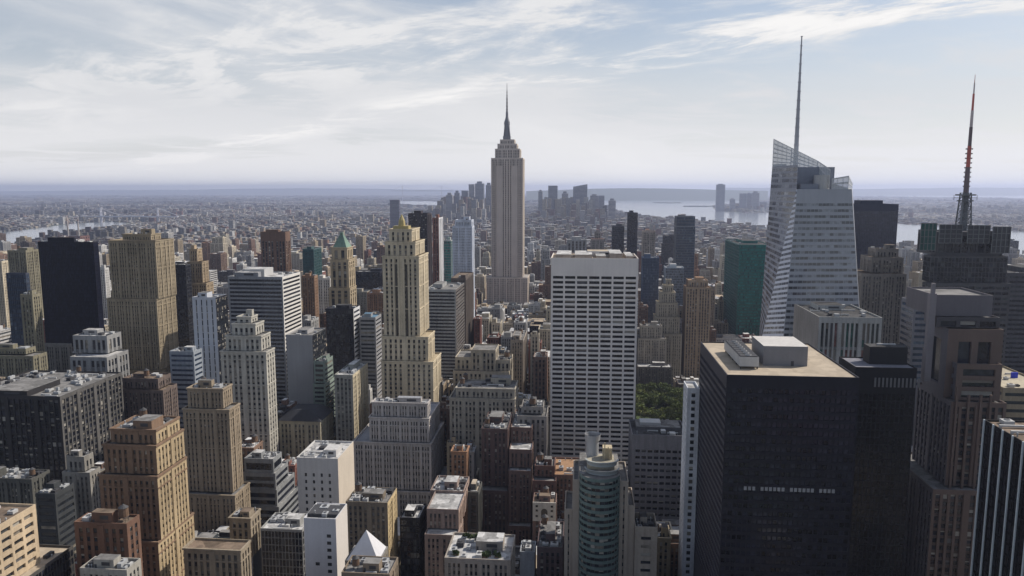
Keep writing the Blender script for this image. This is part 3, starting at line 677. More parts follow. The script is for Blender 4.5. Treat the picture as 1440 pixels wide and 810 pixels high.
hero('office_tower', 'grey banded office slab with a brown side right of the cream tower', 'building', 'the grey slab by the cream tower', (.33, .33, .32),
     [(760, 598, 641, 407, (653,))], 530, bands(fl=3.6, wh=.5, glass=GLASS_CURT), ROOF_GREY, mats=[wall_mat((.34, .34, .33), .7), wall_mat((.12, .105, .095), .8)], matw=1, ac=5, duct=1)
# beige blocks below the spire tower
hero('stone_building', 'beige stepped building with a blank centre block below the spire tower', 'building', 'the beige stepped building', (.42, .37, .29),
     [(640, 637, 716, 522, 40), (644, 640, 662, 502, 30), (643, 662, 697, 492, 26, 100), (645, 697, 718, 506, 24, 100)], 548, punched(bay=4.2, fl=4.4), ROOF_GREY, tank=1, ac=3)
hero('stone_building', 'slender grey brown tower right of the beige stepped building', 'building', 'the slender grey brown tower', (.31, .27, .23),
     [(690, 718, 736, 478, (741,))], 545, punched(bay=2.6), ROOF_GREY, ac=2, tank=1)
hero('stone_building', 'wide beige building with rows of windows and a green cornice', 'building', 'the wide beige building', (.37, .335, .275),
     [(540, 632, 724, 560, (729,)), (541.5, 641, 724, 546, (728,))], 600, punched(bay=3.4, fl=4.2, ww=.5, wh=.55), ROOF_GREY, tank=2, ac=5, duct=1, corn=True, belts=19)
hero('stone_building', 'narrow brown building with pale top next to the white grid tower', 'building', 'the narrow brown building', (.22, .15, .12),
     [(640, 750, 769, 502, 22)], 560, piers(bay=3, fl=4), ROOF_WHITE, ac=1, tank=1)
hero('stone_building', 'grey stone block with a double row of top windows left of the grid tower', 'building', 'the grey block by the grid tower', (.30, .28, .26),
     [(500, 727, 769, 585, 26), (506, 733, 764, 572, 18)], 650, punched(bay=3.6, fl=4), ROOF_GREY, tank=1, ac=3)
# middle left
hero('stone_building', 'pale grey building with long bands, dark roof storey and side wing', 'building', 'the pale banded building', (.44, .41, .39),
     [(520, 490, 615, 690, (632,)), (523, 497, 606, 622, (624,)), (525, 519, 603, 587, (618,)), (527, 523, 601, 566, 11)], 720, punched(bay=2.3, fl=4.3, ww=.52, wh=.55), wall_mat((.30, .31, .34)), ac=10, duct=2, corn=True, belts=19)
hero('office_building', 'grey gridded building with sunlit cream side behind the white block', 'building', 'the grey gridded building', (.30, .30, .275),
     [(560, 470, 496, 527, (517,))], 615, punched(bay=2.8, fl=3.7, ww=.6, wh=.55), ROOF_WHITE, tank=0, ac=5, mats=[wall_mat((.27, .275, .25)), wall_mat((.5, .43, .30))], matw=1)  # cream side wall: sunlight put into its colour, front keeps the grey
b = hero('stone_building', 'tan building with a dark hipped roof below the blank grey slab', 'building', 'the tan building with hipped roof', (.32, .29, .22),
     [(545, 392, 450, 592, (468,))], 625, punched(bay=3.6, fl=4), ROOF_DARK, pent=False, ac=0, done=False, par=0)
x0, x1, y0, y1, z = b.last; q = MB(); e = .8; o4 = [(x0 - e, y0 - e, z + .01), (x1 + e, y0 - e, z + .01), (x1 + e, y1 + e, z + .01), (x0 - e, y1 + e, z + .01)]
i4 = [(x0 + 7, y0 + 7, z + 7), (x1 - 7, y0 + 7, z + 7), (x1 - 7, y1 - 7, z + 7), (x0 + 7, y1 - 7, z + 7)]
for k in range(4): q.quads([[o4[k], o4[(k + 1) % 4], i4[(k + 1) % 4], i4[k]]])
q.quads([i4]); q.quads([o4]); b.part('hipped_roof', q, wall_mat((.035, .037, .045), .8)); b.finish()
b = hero('office_building', 'dark glass building with grey terraces stepping down to the right', 'building', 'the terraced dark glass building', (.24, .25, .26),
     [(455, 342, 392, 712, (420,)), (455.6, 342, 389, 688, (414,)), (456.2, 342.5, 387, 665, (405,)), (457, 343, 384, 645, (396,))], 725, bands(fl=4.4, wh=.62, glass=GLASS_CURT), ROOF_WHITE, ac=4)
hero('office_building', 'white block with few windows and sunlit blank right side', 'building', 'the white block with cream side', (.56, .55, .54),
     [(430, 417, 475, 644, (497,))], 725, St(bay=5.2, fl=4.3, ww=.28, wh=.5, d=.4, m=3, top=9), ROOF_WHITE, stw=0, mats=[wall_mat((.54, .53, .52), .8, .12), wall_mat((.58, .51, .42), .8, .12)], matw=1, ac=4, duct=3)  # cream of the side wall is warm sunlight mixed into the white
b = hero('mechanical_building', 'white windowless block with a narrow column of windows at the bottom edge', 'building', 'the white windowless block', (.58, .58, .60),
     [(330, 427, 472, 729, (488,))], 830, 0, ROOF_GREY, mats=[wall_mat((.56, .56, .585), .8, .10), wall_mat((.62, .58, .54), .8, .1)], matw=1, stw=0, ac=1, pent=False, done=False)
x0, x1, y0, y1, Z = b.boxes[0][0], b.boxes[0][1], b.boxes[0][2], b.boxes[0][3], b.boxes[0][5]
q = MB(); q.box(x0 + .5, x1 - .5, y0 + 4, y1 - 3, Z - 1, Z + .4, 0); b.part('roof_grille', q, METAL_DARK)
for k in range(6):
    q = MB(); zz = Z - 9.5 - 3.6 * k; q.box(x1 - 4.6, x1 - 2.6, y0 - .08, y0 - .004, zz, zz + 1.6); b.part('window', q, GL_DARK)
    if k == 4: q = MB(); q.box(x1 - 10.6, x1 - 8.6, y0 - .08, y0 - .004, zz, zz + 1.6); b.part('window', q, GL_DARK)
b.finish()
hero('stone_tower', 'tan brick tower with corner setbacks and sunlit side, left of centre', 'building', 'the tan setback tower', (.30, .24, .17),
     [(426, 254, 330, 695, (351,)), (430, 257, 322, 575, (337,)), (432, 263, 313, 546, (326,))], 740, punched(bay=2.7, fl=3.5, ww=.4, wh=.5), ROOF_GREY, corn=True, belts=19, tank=1, ac=3)
hero('stone_tower', 'orange brown setback tower with sunlit yellow side in the lower left', 'building', 'the orange brown tower', (.36, .215, .12),
     [(328, 136, 222, 760, (272,)), (330, 139, 221, 668, (262,)), (332, 145, 219, 625, (258,)), (334, 155, 219, 603, (252,))], 830, piers(bay=3.1, fl=3.7, ww=.48, wh=.5, d=.5, ds=.15), ROOF_GREY, corn=True, belts=19, tank=1, ac=4, mats=[wall_mat((.215, .14, .092)), wall_mat((.42, .32, .19))], matw=1)  # front darkened as the shaded copy, side yellow with painted-in sunlight
hero('brick_building', 'low brown brick wing in front of the orange brown tower', 'building', 'the brown brick wing', (.17, .095, .065),
     [(300, 104, 178, 735, (196,))], 830, punched(bay=4, fl=4), ROOF_BROWN, tank=1, ac=3)
hero('office_building', 'broad black building with dark grid side and cluttered roof at left', 'building', 'the broad black building', (.045, .042, .042),
     [(450, -60, 84, 556, (171,))], 690, piers(bay=4.2, fl=4.0, ww=.72, wh=.7, d=.6, ds=.3, glass=GLASS_CURT), ROOF_GREY, mats=[wall_mat((.03, .028, .03), .6), wall_mat((.11, .105, .10), .7)], matw=1, ac=26, duct=6, tank=2)
hero('stone_building', 'stepped grey building with white roof boxes left of orange brown tower', 'building', 'the stepped grey building', (.26, .245, .22),
     [(400, 87, 126, 664, (141,)), (402, 93, 118, 642, (131,))], 715, punched(bay=3), ROOF_WHITE, ac=5)
hero('office_building', 'dark blue block with narrow lit side near the lower left corner', 'building', 'the dark blue corner block', (.05, .055, .06),
     [(370, 50, 77, 694, (104,))], 760, bands(fl=4), ROOF_DARK, ac=4)
hero('stone_building', 'cluttered dark roofed building at the left edge below the black building', 'building', 'the cluttered roof at left', (.10, .10, .09),
     [(385, -60, 44, 672, (70,))], 730, punched(), ROOF_GREY, ac=9, tank=1, duct=2)
hero('stone_building', 'blue grey glass block under the broad tan tower', 'building', 'the blue grey block', (.26, .29, .33),
     [(570, 238, 272, 494, (284,))], 580, bands(fl=3.9, wh=.45, glass=GLASS_BLUE), ROOF_WHITE, ac=3)
hero('brick_building', 'brown masonry building in shade below the broad tan tower', 'building', 'the brown shaded building', (.15, .115, .10),
     [(525, 164, 229, 548, (249,)), (528, 172, 222, 532, (240,))], 600, punched(), ROOF_BROWN, tank=1, ac=3)
# lower left corner
def corner_block(name, label, short, col, corner_px, z, wid, dep, st, roof, ybot, **k):
    c = at_z(*corner_px, z); b = Building(name, label, 'building', short, col, roof, st)
    b.last = b.tier(c[0] - wid, c[0], c[1] - dep, c[1], 0, z)
    KEEP.append((c[1] - dep, -100, corner_px[0], ybot)); LAND.append((short, corner_px[0] - 25, corner_px[1] + 40, c[1], 50)); FOOT.append((c[0] - wid, c[0], c[1] - dep, c[1])); b.clutter(b.last, **k); b.finish()
corner_block('office_building', 'beige concrete block with large slot windows in the bottom left corner', 'the beige slot window block', (.50, .39, .26), (50, 709), 122, 45, 62, St(bay=6.5, fl=3.9, ww=.78, wh=.5, d=.9, m=1.5), ROOF_BROWN, 830, ac=5, duct=1)
corner_block('office_building', 'low block with tan parapet roof beside the beige slot window block', 'the low tan roofed block', (.085, .08, .075), (103, 767), 96, 22, 40, curtain(glass=GLASS_CURT), ROOF_TAN, 830, ac=1, pent=False)
hero('office_building', 'small grey rooftop block with vents at the bottom left', 'building', 'the small grey rooftop block', (.36, .34, .30),
     [(270, 112, 178, 800, (198,))], 830, punched(), ROOF_GREY, ac=7)
# bottom middle
hero('stone_building', 'tan corniced building with roof clutter left of the white windowless block', 'building', 'the tan corniced building', (.30, .25, .185),
     [(332, 258, 338, 772, (352,)), (372, 322, 352, 728, (366,), 60)], 830, piers(bay=3.2, fl=4.2, ww=.5, wh=.55), ROOF_BROWN, corn=True, belts=19, tank=1, ac=6, duct=1)
hero('office_building', 'dark glass building with pale flat roof edge', 'building', 'the dark glass building at bottom', (.30, .30, .29),
     [(365, 366, 425, 744, 20)], 830, curtain(wh=.85), ROOF_WHITE, ac=3, duct=2)
hero('stone_building', 'tan building with sunlit yellow side and messy roof at bottom centre', 'building', 'the yellow sided building', (.26, .205, .14),
     [(385, 486, 545, 706, (558,))], 800, punched(bay=3), ROOF_GREY, mats=[wall_mat((.20, .165, .125)), wall_mat((.52, .40, .22))], matw=1, tank=1, ac=9, duct=3)  # yellow side is the tan wall with the sun painted into its colour
b = hero('stone_building', 'dark building topped by a tall white pyramid roof', 'building', 'the white pyramid', (.22, .20, .17),
     [(318, 485, 534, 789, 15)], 830, punched(), ROOF_GREY, pent=False, ac=0, done=False, par=0)
x0, x1, y0, y1, z = b.last; q = MB(); cx, cy_ = (x0 + x1) / 2, (y0 + y1) / 2; ht = at(511, 745, cy_)[2]
c4 = [(x0 + .8, y0 + .3, z + .01), (x1 - .8, y0 + .3, z + .01), (x1 - .8, y1 - .3, z + .01), (x0 + .8, y1 - .3, z + .01)]
for k in range(4): q.quads([[c4[k], c4[(k + 1) % 4], (cx + .1, cy_, ht), (cx - .1, cy_, ht)]])
b.part('pyramid_roof', q, wall_mat((.60, .60, .63), .6, .08), 'white pyramid roof'); b.finish()
hero('stone_building', 'low building with pale vents and orange chimneys at the bottom edge', 'building', 'the low vented building', (.24, .19, .14),
     [(292, 480, 548, 806, (560,))], 830, punched(), ROOF_GREY, ac=10, duct=2, tank=1)
hero('office_building', 'narrow black building in shadow right of the yellow sided building', 'building', 'the narrow black building', (.025, .025, .03),
     [(400, 562, 590, 728, (600,))], 830, curtain(), ROOF_WHITE, ac=3)
hero('brick_building', 'pinkish brick building with white terraces and roof boxes', 'building', 'the pink brick white roofed building', (.27, .20, .175),
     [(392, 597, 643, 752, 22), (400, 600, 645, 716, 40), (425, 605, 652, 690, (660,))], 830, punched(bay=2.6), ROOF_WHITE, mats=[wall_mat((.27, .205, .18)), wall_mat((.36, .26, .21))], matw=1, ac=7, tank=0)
hero('office_building', 'narrow dark glazed building with tan edge beside the pink brick one', 'building', 'the narrow tan edged building', (.10, .10, .09),
     [(432, 658, 673, 692, (678,))], 800, piers(bay=3.5, ww=.75, wh=.7), ROOF_TAN, ac=2)
b = hero('stone_building', 'flat roofed building with a planted roof terrace at the bottom', 'building', 'the planted roof terrace', (.33, .29, .25),
     [(322, 625, 718, 786, 26)], 830, punched(), ROOF_WHITE, pent=True, ac=4, done=False)
x0, x1, y0, y1, z = b.last
for k in range(9):
    q = MB(); a, c = b.rng.uniform(x0 + 1, x1 - 4), b.rng.choice((y0 + 2, y1 - 6)) + b.rng.uniform(0, 3); q.box(a, a + 2.6, c, c + 1.2, z + .003, z + .7, 0, top=1)
    for _ in range(60):
        p = np.array((a + b.rng.uniform(0, 2.6), c + b.rng.uniform(0, 1.2), z + .7 + b.rng.uniform(0, 1.5))); u = np.array([b.rng.gauss(0, .35) for _ in 'xyz']); v = np.array([b.rng.gauss(0, .35) for _ in 'xyz'])
        q.quads([[p - u - v, p + u - v, p + u + v, p - u + v]], 2)
    b.part('planter', q, [wall_mat((.2, .13, .09)), ROOF_BROWN, wall_mat((.06, .085, .03), .9, .4)])
b.finish()
hero('brick_building', 'dark red brick building with a ragged grey roof', 'building', 'the dark red brick building', (.115, .075, .068),
     [(470, 672, 714, 690, (722,)), (478, 677, 714, 603, (721,))], 740, punched(bay=2.8, fl=3.5, ww=.45), ROOF_GREY, tank=1, ac=6, duct=2)
hero('brick_building', 'red brown brick building stepping back with white roof ledges', 'building', 'the stepped red brown building', (.16, .105, .09),
     [(462, 714, 746, 740, 18), (468, 715, 747, 662, 14), (474, 716, 748, 632, 16), (490, 718, 748, 601, (753,))], 750, punched(bay=2.6, fl=3.6, ww=.5), ROOF_WHITE, tank=1, ac=3)
b = hero('stone_building', 'small cream front with a big arched window between brick buildings', 'building', 'the cream arched front', (.20, .13, .11),
     [(425, 749, 782, 708, 16)], 740, punched(), ROOF_BROWN, ac=2, tank=1, done=False)
x0, x1, y0, y1, Z = b.boxes[0][0], b.boxes[0][1], b.boxes[0][2], b.boxes[0][3], b.boxes[0][5]
q = MB(); q.box(x0 + .1, x1 - .1, y0 - .5, y0 - .004, Z - 11, Z + .8, bottom=True); b.part('facade_panel', q, wall_mat((.52, .50, .45)), 'cream stone upper front')
q = MB(); cx = (x0 + x1) / 2; t = np.linspace(0, math.pi, 13); q.poly([(cx - 1.9, y0 - .53, Z - 9)] + [(cx + 1.9, y0 - .53, Z - 9)] + [(cx + 1.9 * math.cos(a), y0 - .53, Z - 5 + 1.9 * math.sin(a)) for a in t]); b.part('arched_window', q, GL_DARK)
for k in (-4.5, 4.5):
    for h in (8.5, 5, 2.3):
        q = MB(); q.box(cx + k - .7, cx + k + .7, y0 - .56, y0 - .502, Z - h, Z - h + 1.3); b.part('window', q, GL_DARK)
b.finish()
hero('brick_building', 'dark brick building with roof sheds above the cream arched front', 'building', 'the dark brick with sheds', (.15, .085, .07),
     [(455, 749, 782, 676, 16), (462, 752, 780, 655, 16)], 708, punched(), ROOF_GREY, ac=4, tank=1)
hero('brick_building', 'low building with an orange brown flat roof beside the curved tower', 'building', 'the orange flat roof', (.20, .12, .09),
     [(462, 779, 826, 668, 32)], 700, punched(), wall_mat((.34, .20, .11), .9, .2), ac=3, pent=False)
hero('office_block', 'small blue grey metal clad block on the dark street below the brick', 'building', 'the small metal clad block', (.33, .35, .38),
     [(352, 731, 752, 776, 12)], 830, 0, ROOF_GREY, ac=2, pent=False)
hero('brick_building', 'purple brown building with grey roof right of the small metal block', 'building', 'the purple brown building', (.12, .085, .085),
     [(350, 755, 792, 770, 30)], 830, punched(), ROOF_GREY, ac=5, tank=1)
# white grid tower
b = hero('office_tower', 'white concrete tower with a flat grid of wide dark windows', 'skyscraper', 'the white grid tower', (.60, .58, .57),
     [(600, 775, 898, 363, 48)], 650, St(bay=10.0, fl=3.95, ww=.85, wh=.57, d=1.2, m=.9, top=14, glass=[glass_mat((.012, .012, .014)), glass_mat((.02, .02, .022)), GL_MID], gp=(.7, .25, .05)), ROOF_TAN, mats=[wall_mat((.80, .735, .68), .8, .09)], ac=7, duct=3, done=False)
x0, x1, y0, y1, z = b.last
for a, w_ in ((4, 12), (19, 14), (36, 8), (47, 10), (60, 6)):
    q = MB(); q.box(x0 + a, x0 + a + w_, y0 + 4, y1 - 5, z + .003, z + 2.6 + (a % 3), 0, top=1); b.part('rooftop_shed', q, [wall_mat((.34, .29, .25)), ROOF_WHITE])
b.finish()

# ------------------------------------------------------------------ the spire tower (centre)
lbl = 'tallest central limestone tower with stepped shoulders and a needle spire'
b = Building('spire_tower', lbl, 'skyscraper', 'the central spire tower', (.40, .365, .33), wall_mat((.34, .32, .30)), piers(bay=2.9, fl=3.8, ww=.48, wh=.62, d=.9, ds=.55, glass=[glass_mat((.05, .05, .055)), glass_mat((.09, .085, .08))], gp=(.6, .4)), mats=[wall_mat((.62, .53, .47), .8, .1), wall_mat((.60, .52, .43), .8, .1)])
YE = 1310
def et(x0, x1, yt, dy, dep, z0): q = span(YE + dy, x0, x1, yt, dep); b.tier(*q[:4], z0, q[4], matw=1, par=.8); return q[4]
z = et(676, 748, 428, 0, 62, 0.)
z = et(684, 742, 390, 4, 54, z)
z1 = et(690.5, 735.5, 222, 10, 40, z)
et(696, 731, 209, 12.5, 35, z1); z2 = b.boxes[-1][5]
et(699.5, 727, 202, 14, 31, z2); z3 = b.boxes[-1][5]
et(703, 723.5, 196, 17, 25, z3); z4 = b.boxes[-1][5]
cx = at(713, 196, YE + 29)[0]; cyy = YE + 29
# recessed centre strip of the shaft
x0, x1, y0 = b.boxes[2][0], b.boxes[2][1], b.boxes[2][2]; q = MB()
for s in (-1, 1): q.box((x0 + x1) / 2 + s * 13 - 5.5, (x0 + x1) / 2 + s * 13 + 5.5, y0 - 1.6, y0 - .01, z, z1 - 14)
for s in range(-5, 6): q.box((x0 + x1) / 2 + s * 5 - .5, (x0 + x1) / 2 + s * 5 + .5, y0 - 2.1 if abs(s) in (2, 3) else y0 - .7, y0 - 1.61 if abs(s) in (2, 3) else y0 - .011, z, z1 - 6)
b.part('pier', q, b.mats[0])
zm = at(713, 175, cyy)[2]; zt = at(713, 157, cyy)[2]; zn = at(713, 117, cyy)[2]
q = MB(); q.box(cx - 6.5, cx + 6.5, cyy - 6.5, cyy + 6.5, z4, z4 + 6); q.cyl(cx, cyy, z4 + 6, zm, 5.6, 4.8, 12)
for k in range(4):
    a = k * math.pi / 2 + math.pi / 4; q.quads([[(cx + math.cos(a) * 4, cyy + math.sin(a) * 4, z4 + 6), (cx + math.cos(a) * 9, cyy + math.sin(a) * 9, z4 + 1), (cx + math.cos(a) * 6.2, cyy + math.sin(a) * 6.2, zm - 6), (cx + math.cos(a) * 4, cyy + math.sin(a) * 4, zm)]])
q.cyl(cx, cyy, zm, zm + 5, 5.4, 5.0, 12); q.cyl(cx, cyy, zm + 5, zm + 12, 4.6, 2.6, 12); q.cyl(cx, cyy, zm + 12, zt, 2.5, 2.0, 10)
b.part('mast', q, wall_mat((.22, .22, .24), .5, .15))
q = MB(); q.bar((cx, cyy, zt), (cx, cyy, zt + (zn - zt) * .5), 1.5, 1.1, 8); q.bar((cx, cyy, zt + (zn - zt) * .5), (cx, cyy, zn), .9, .25, 8)
for k in range(6): q.cyl(cx, cyy, zt + 3 + k * 6, zt + 4 + k * 6, 1.9 - k * .12, 1.9 - k * .12, 8)
b.part('antenna', q, wall_mat((.20, .19, .2), .5))
KEEP.append((YE, 676, 748, 425)); LAND.append(('the central spire tower', 713, 320, YE, 45)); b.finish()

# ------------------------------------------------------------------ crystal tower with the tall spire (right)
lbl = 'faceted pale glass tower with a slanting top and tall white spire'
b = Building('crystal_tower', lbl, 'skyscraper', 'the faceted glass tower', st=curtain(bay=4.6, fl=4.6, ww=.94, wh=.46, d=.12, ds=0, dp=0, m=.5, glass=[glass_mat((.045, .05, .062), .08, .8), glass_mat((.22, .235, .265), .12, .8), glass_mat((.11, .12, .14), .08, .8)], gp=(.42, .30, .28)), mats=[wall_mat((.37, .385, .42), .3, .08), wall_mat((.60, .64, .74), .3, .06), wall_mat((.26, .28, .34), .35, .08)])
YB = 600
zl = 60.
def pt(px, py, Y): return at(px, py, Y)
# lower volume: north face, north-east chamfer, then east face of the rear volume
nTL, nTR = pt(1121, 266, YB + 4), pt(1198, 264, YB + 4); zt = nTL[2]; nTR[2] = zt
nBL, nBR = pt(1101, 478, YB - 4), pt(1211, 478, YB - 4)
k = (nTL[2] - zl) / (nTL[2] - nBL[2]); nBL = nTL + (nBL - nTL) * k; nBR = nTR + (nBR - nTR) * k
b.st.top = 10; facade(b.W, b.wins, nBL, nBR, nTR, nTL, (0, -1, 0), b.st, 0)
eT = pt(1119.5, 262, YB + 6); eT = nTL.copy(); eB = pt(1071, 478, YB + 32); eB = nTL + (eB - nTL) * k
facade(b.W, b.wins, eB, nBL, nTL, nTL + (-.3, .3, 0), (-.75, -.66, 0), curtain(bay=3.2, fl=4.2, ww=.97, wh=.5, d=.02, ds=0, m=.2, glass=[glass_mat((.50, .54, .63), .25), glass_mat((.56, .60, .69), .25)], gp=(.5, .5)), 1)
# rear volume: east side to the peak
pT = pt(1086, 234, YB + 44); pB = pt(1067, 478, YB + 60); pB = pT + (pB - pT) * ((pT[2] - zl) / (pT[2] - pB[2]))
pM = pT + (pB - pT) * ((pT[2] - zt) / (pT[2] - pB[2])); sT = nTL.copy(); sT[2] = pT[2]; sT[:2] += (-.2, .3)
est = curtain(bay=6, fl=4.2, ww=.97, wh=.6, d=.05, ds=0, dp=0, m=.2, glass=[glass_mat((.05, .06, .08), .1), glass_mat((.10, .12, .16), .1), glass_mat((.02, .025, .03))], gp=(.4, .25, .35))
facade(b.W, b.wins, pB, eB, nTL + (-.2, .3, 0), pM, (-.8, -.6, 0), est, 2)
facade(b.W, b.wins, pM, nTL + (-.2, .3, 0), sT, pT, (-.8, -.6, 0), est, 2)
rT = pt(1199, 262, YB + 46); rT[2] = zt; rB = nBR + (4, 48, 0); qB = pB + (60, 4, 0)
b.W.quads([[nBR, rB, rT, nTR]]); b.W.quads([[rB, pB, pT, rT]])
b.R.quads([[nTL, nTR, rT, pt(1120, 266, YB + 46)]])
mm = pt(1168, 234, YB + 34); mm[2] = pT[2]
# the dark core that shows behind the screens
core = MB(); x0, x1 = pt(1088, 240, YB + 44)[0], pt(1160, 240, YB + 44)[0]
core.box(sT[0] + 2, x1, YB + 20, YB + 42, zt - 1, at(1120, 235, YB + 20)[2]); core.box(x0 + 3, sT[0] + 2, YB + 46, YB + 60, zt - 1, pT[2] + 2)
core.box(pt(1125, 262, YB + 10)[0], pt(1150, 262, YB + 10)[0], YB + 8, YB + 18, zt + .01, zt + 4)
b.part('core_block', core, wall_mat((.22, .24, .29), .5, .1))
drum = MB(); c = pt(1155, 262, YB + 14); drum.cyl(c[0], YB + 14, zt + .01, zt + 11, 6, 6, 16); b.part('cooling_drum', drum, METAL_LIGHT)
# slanting glass screens
frame = wall_mat((.55, .56, .57), .4, .08)
pane_m = bpy.data.materials.new('crown_glass'); pane_m.use_nodes = True; nt = pane_m.node_tree; pb = nt.nodes['Principled BSDF']
pb.inputs['Base Color'].default_value = (.50, .53, .56, 1); pb.inputs['Roughness'].default_value = .15; pb.inputs['Alpha'].default_value = .75
def screen(a, b_, c, d, n, nb):
    W = MB(); wl = []; facade(W, wl, a, b_, c, d, n, St(bay=nb, fl=3.4, ww=.90, wh=.72, d=.15, ds=0, m=.3, top=.4), 0)
    b.part('screen_frame', W, frame)
    if wl: q = MB(); q.quads(np.concatenate(wl)); b.part('screen_glass', q, pane_m)
ps = pt(1086, 195, YB + 44); ps[0] = pT[0]; ss = pt(1150, 226, YB + 22); se = pt(1168, 238, YB + 8)
sb1 = pt(1150, 250, YB + 22); sb2 = pt(1168, 262, YB + 8)
def drop(p, z): q = p.copy(); q[2] = z; return q
ms = ps + (ss - ps) * .42
screen(drop(ps, pT[2] + .02), drop(ms, pT[2] + .02), ms, ps, (-.3, -.95, 0), 4)
screen(drop(ms, at(1135, 233, YB + 28)[2]), drop(ss, at(1150, 240, YB + 22)[2]), ss, ms, (-.3, -.95, 0), 4)
screen(drop(ss, at(1150, 240, YB + 22)[2]), drop(se, zt + .02), se, ss, (-.3, -.95, 0), 4)
ra, rb_ = pt(1170, 251, YB + 5), pt(1194, 247, YB + 5); rc = pt(1199, 258, YB + 24)
screen(drop(ra, zt + .02), drop(rb_, zt + .02), rb_, ra, (0, -1, 0), 4); screen(drop(rb_, zt + .02), drop(rc, zt + .02), rc, rb_, (1, -.2, 0), 4)
q = MB(); c = pt(1119.5, 215, YB + 40); z0 = pT[2] - 4; zs = at(1119.5, 51, YB + 40)[2]
seg = 15
for k in range(seg):
    a, e = z0 + (zs - z0) * k / seg, z0 + (zs - z0) * (k + 1) / seg; r0 = 2.2 - 1.75 * k / seg; r1 = 2.2 - 1.75 * (k + 1) / seg
    q.bar((c[0], c[1], a), (c[0], c[1], e - .4), r0, r1 + .05, 8); q.cyl(c[0], c[1], e - .4, e, r0 + .35, r0 + .35, 8)
b.part('spire', q, wall_mat((.42, .43, .46), .45, .1), 'tall white tapered spire')
b.boxes = [(nBL[0], nBR[0], YB, YB + 55, 0, zt), (pB[0] + 5, pT[0] + 36, YB + 20, YB + 60, zt, pT[2] + 12)]
KEEP.append((YB, 1070, 1212, 470)); LAND.append(('the faceted glass tower', 1140, 340, YB, 120)); b.finish()

# ------------------------------------------------------------------ right side
hero('office_tower', 'plain dark blue box tower behind the faceted glass tower', 'skyscraper', 'the dark blue box tower', (.05, .055, .085),
     [(900, 1195, 1264, 287, 50)], 385, curtain(glass=[glass_mat((.03, .035, .055)), glass_mat((.04, .045, .07))], gp=(.5, .5), top=8), ROOF_DARK, ac=1)
hero('stone_building', 'dark brick base with a stepped stone top right of the faceted tower', 'building', 'the stone topped dark building', (.20, .18, .16),
     [(660, 1212, 1275, 385, 40), (668, 1226, 1271, 362, 26), (671, 1232, 1264, 350, 18)], 475, punched(bay=2.6), ROOF_BROWN, mats=[wall_mat((.20, .185, .17))], ac=1)
b = hero('office_building', 'low grid fronted block with green glass strips below the faceted tower', 'building', 'the green striped block', (.46, .455, .44),
     [(520, 1152, 1241, 446, (1117,))], 520, piers(bay=3.2, fl=14, ww=.62, wh=.9, d=1.0, ds=.05, top=3.5, glass=[glass_mat((.04, .12, .10)), glass_mat((.20, .10, .09)), glass_mat((.05, .06, .06))], gp=(.45, .2, .35)), ROOF_DARK, stw=0, mats=[wall_mat((.42, .42, .40)), wall_mat((.25, .235, .22))], matw=1, ac=9, duct=3)
# teal tower
hero('office_tower', 'teal green glass tower with a paler side left of the faceted tower', 'skyscraper', 'the teal green tower', (.015, .06, .055),
     [(1090, 1040, 1086, 344, (1020,))], 470, curtain(glass=GLASS_TEAL, fl=4.2, wh=.68), ROOF_DARK, mats=[wall_mat((.02, .17, .145), .5), wall_mat((.08, .15, .145), .6)], matw=1, ac=3)
hero('stone_tower', 'tan ribbed tower with a flat orange brown cap', 'building', 'the tan ribbed tower', (.40, .29, .19),
     [(1010, 965, 1000, 404, (961,)), (1013, 968, 996, 394, 22)], 530, piers(bay=3.6, fl=3.9, ww=.5, wh=.6), wall_mat((.34, .20, .11)), mats=[wall_mat((.38, .28, .185)), wall_mat((.22, .155, .11))], matw=1, ac=2)
hero('residential_tower', 'grey glass tower with a cream band round its top', 'skyscraper', 'the cream capped grey tower', (.22, .23, .25),
     [(1350, 951, 978, 318, 30), (1350.5, 951.3, 977.7, 304, 29)], 395, curtain(glass=GLASS_BLUE, fl=4.5), ROOF_BROWN, ac=0)
b = hero('stone_tower', 'pale stone tower with a rounded tapering gothic top', 'building', 'the pale gothic tower', (.38, .335, .26),
     [(1000, 920, 959, 470, 34), (1003, 922, 956, 446, 30), (1006, 925, 953, 426, 26), (1009, 929, 950, 411, 20), (1012, 933, 947, 401, 14), (1015, 937, 944, 393, 8)], 500, piers(bay=3, fl=4, ww=.4, wh=.55), wall_mat((.40, .34, .22)), corn=True, belts=19, ac=0, pent=False)
hero('stone_building', 'beige building with stepped rounded shoulders above the park', 'building', 'the beige stepped block', (.36, .32, .265),
     [(965, 897, 937, 476, 26), (968, 901, 931, 458, 20)], 512, punched(), ROOF_GREY, ac=2, tank=1)
hero('stone_building', 'dark low building with pale roof edge behind the park trees', 'building', 'the dark low building by the park', (.12, .11, .11),
     [(935, 897, 945, 516, 20)], 548, punched(), ROOF_WHITE, ac=3)
hero('office_block', 'pale grey slab lit on top right of the beige stepped block', 'building', 'the pale grey slab', (.26, .26, .29),
     [(1060, 940, 964, 452, 24)], 530, punched(), ROOF_GREY, ac=1)
hero('residential_tower', 'slim near black tower rising right of the white grid tower', 'skyscraper', 'the slim black tower', (.05, .05, .065),
     [(1500, 883, 897, 299, 18)], 358, curtain(glass=GLASS_CURT), ROOF_DARK, ac=0)
hero('residential_tower', 'slim dark grey tower behind the white grid tower roof', 'building', 'the slim dark grey tower', (.10, .10, .12),
     [(1520, 861, 878, 318, 18)], 358, curtain(glass=GLASS_CURT), ROOF_DARK, ac=0)
hero('office_block', 'blue glass block with flat top right of the grid tower', 'building', 'the blue glass block', (.10, .14, .22),
     [(1080, 904, 927, 362, 24)], 420, curtain(glass=GLASS_BLUE), ROOF_GREY, ac=1)
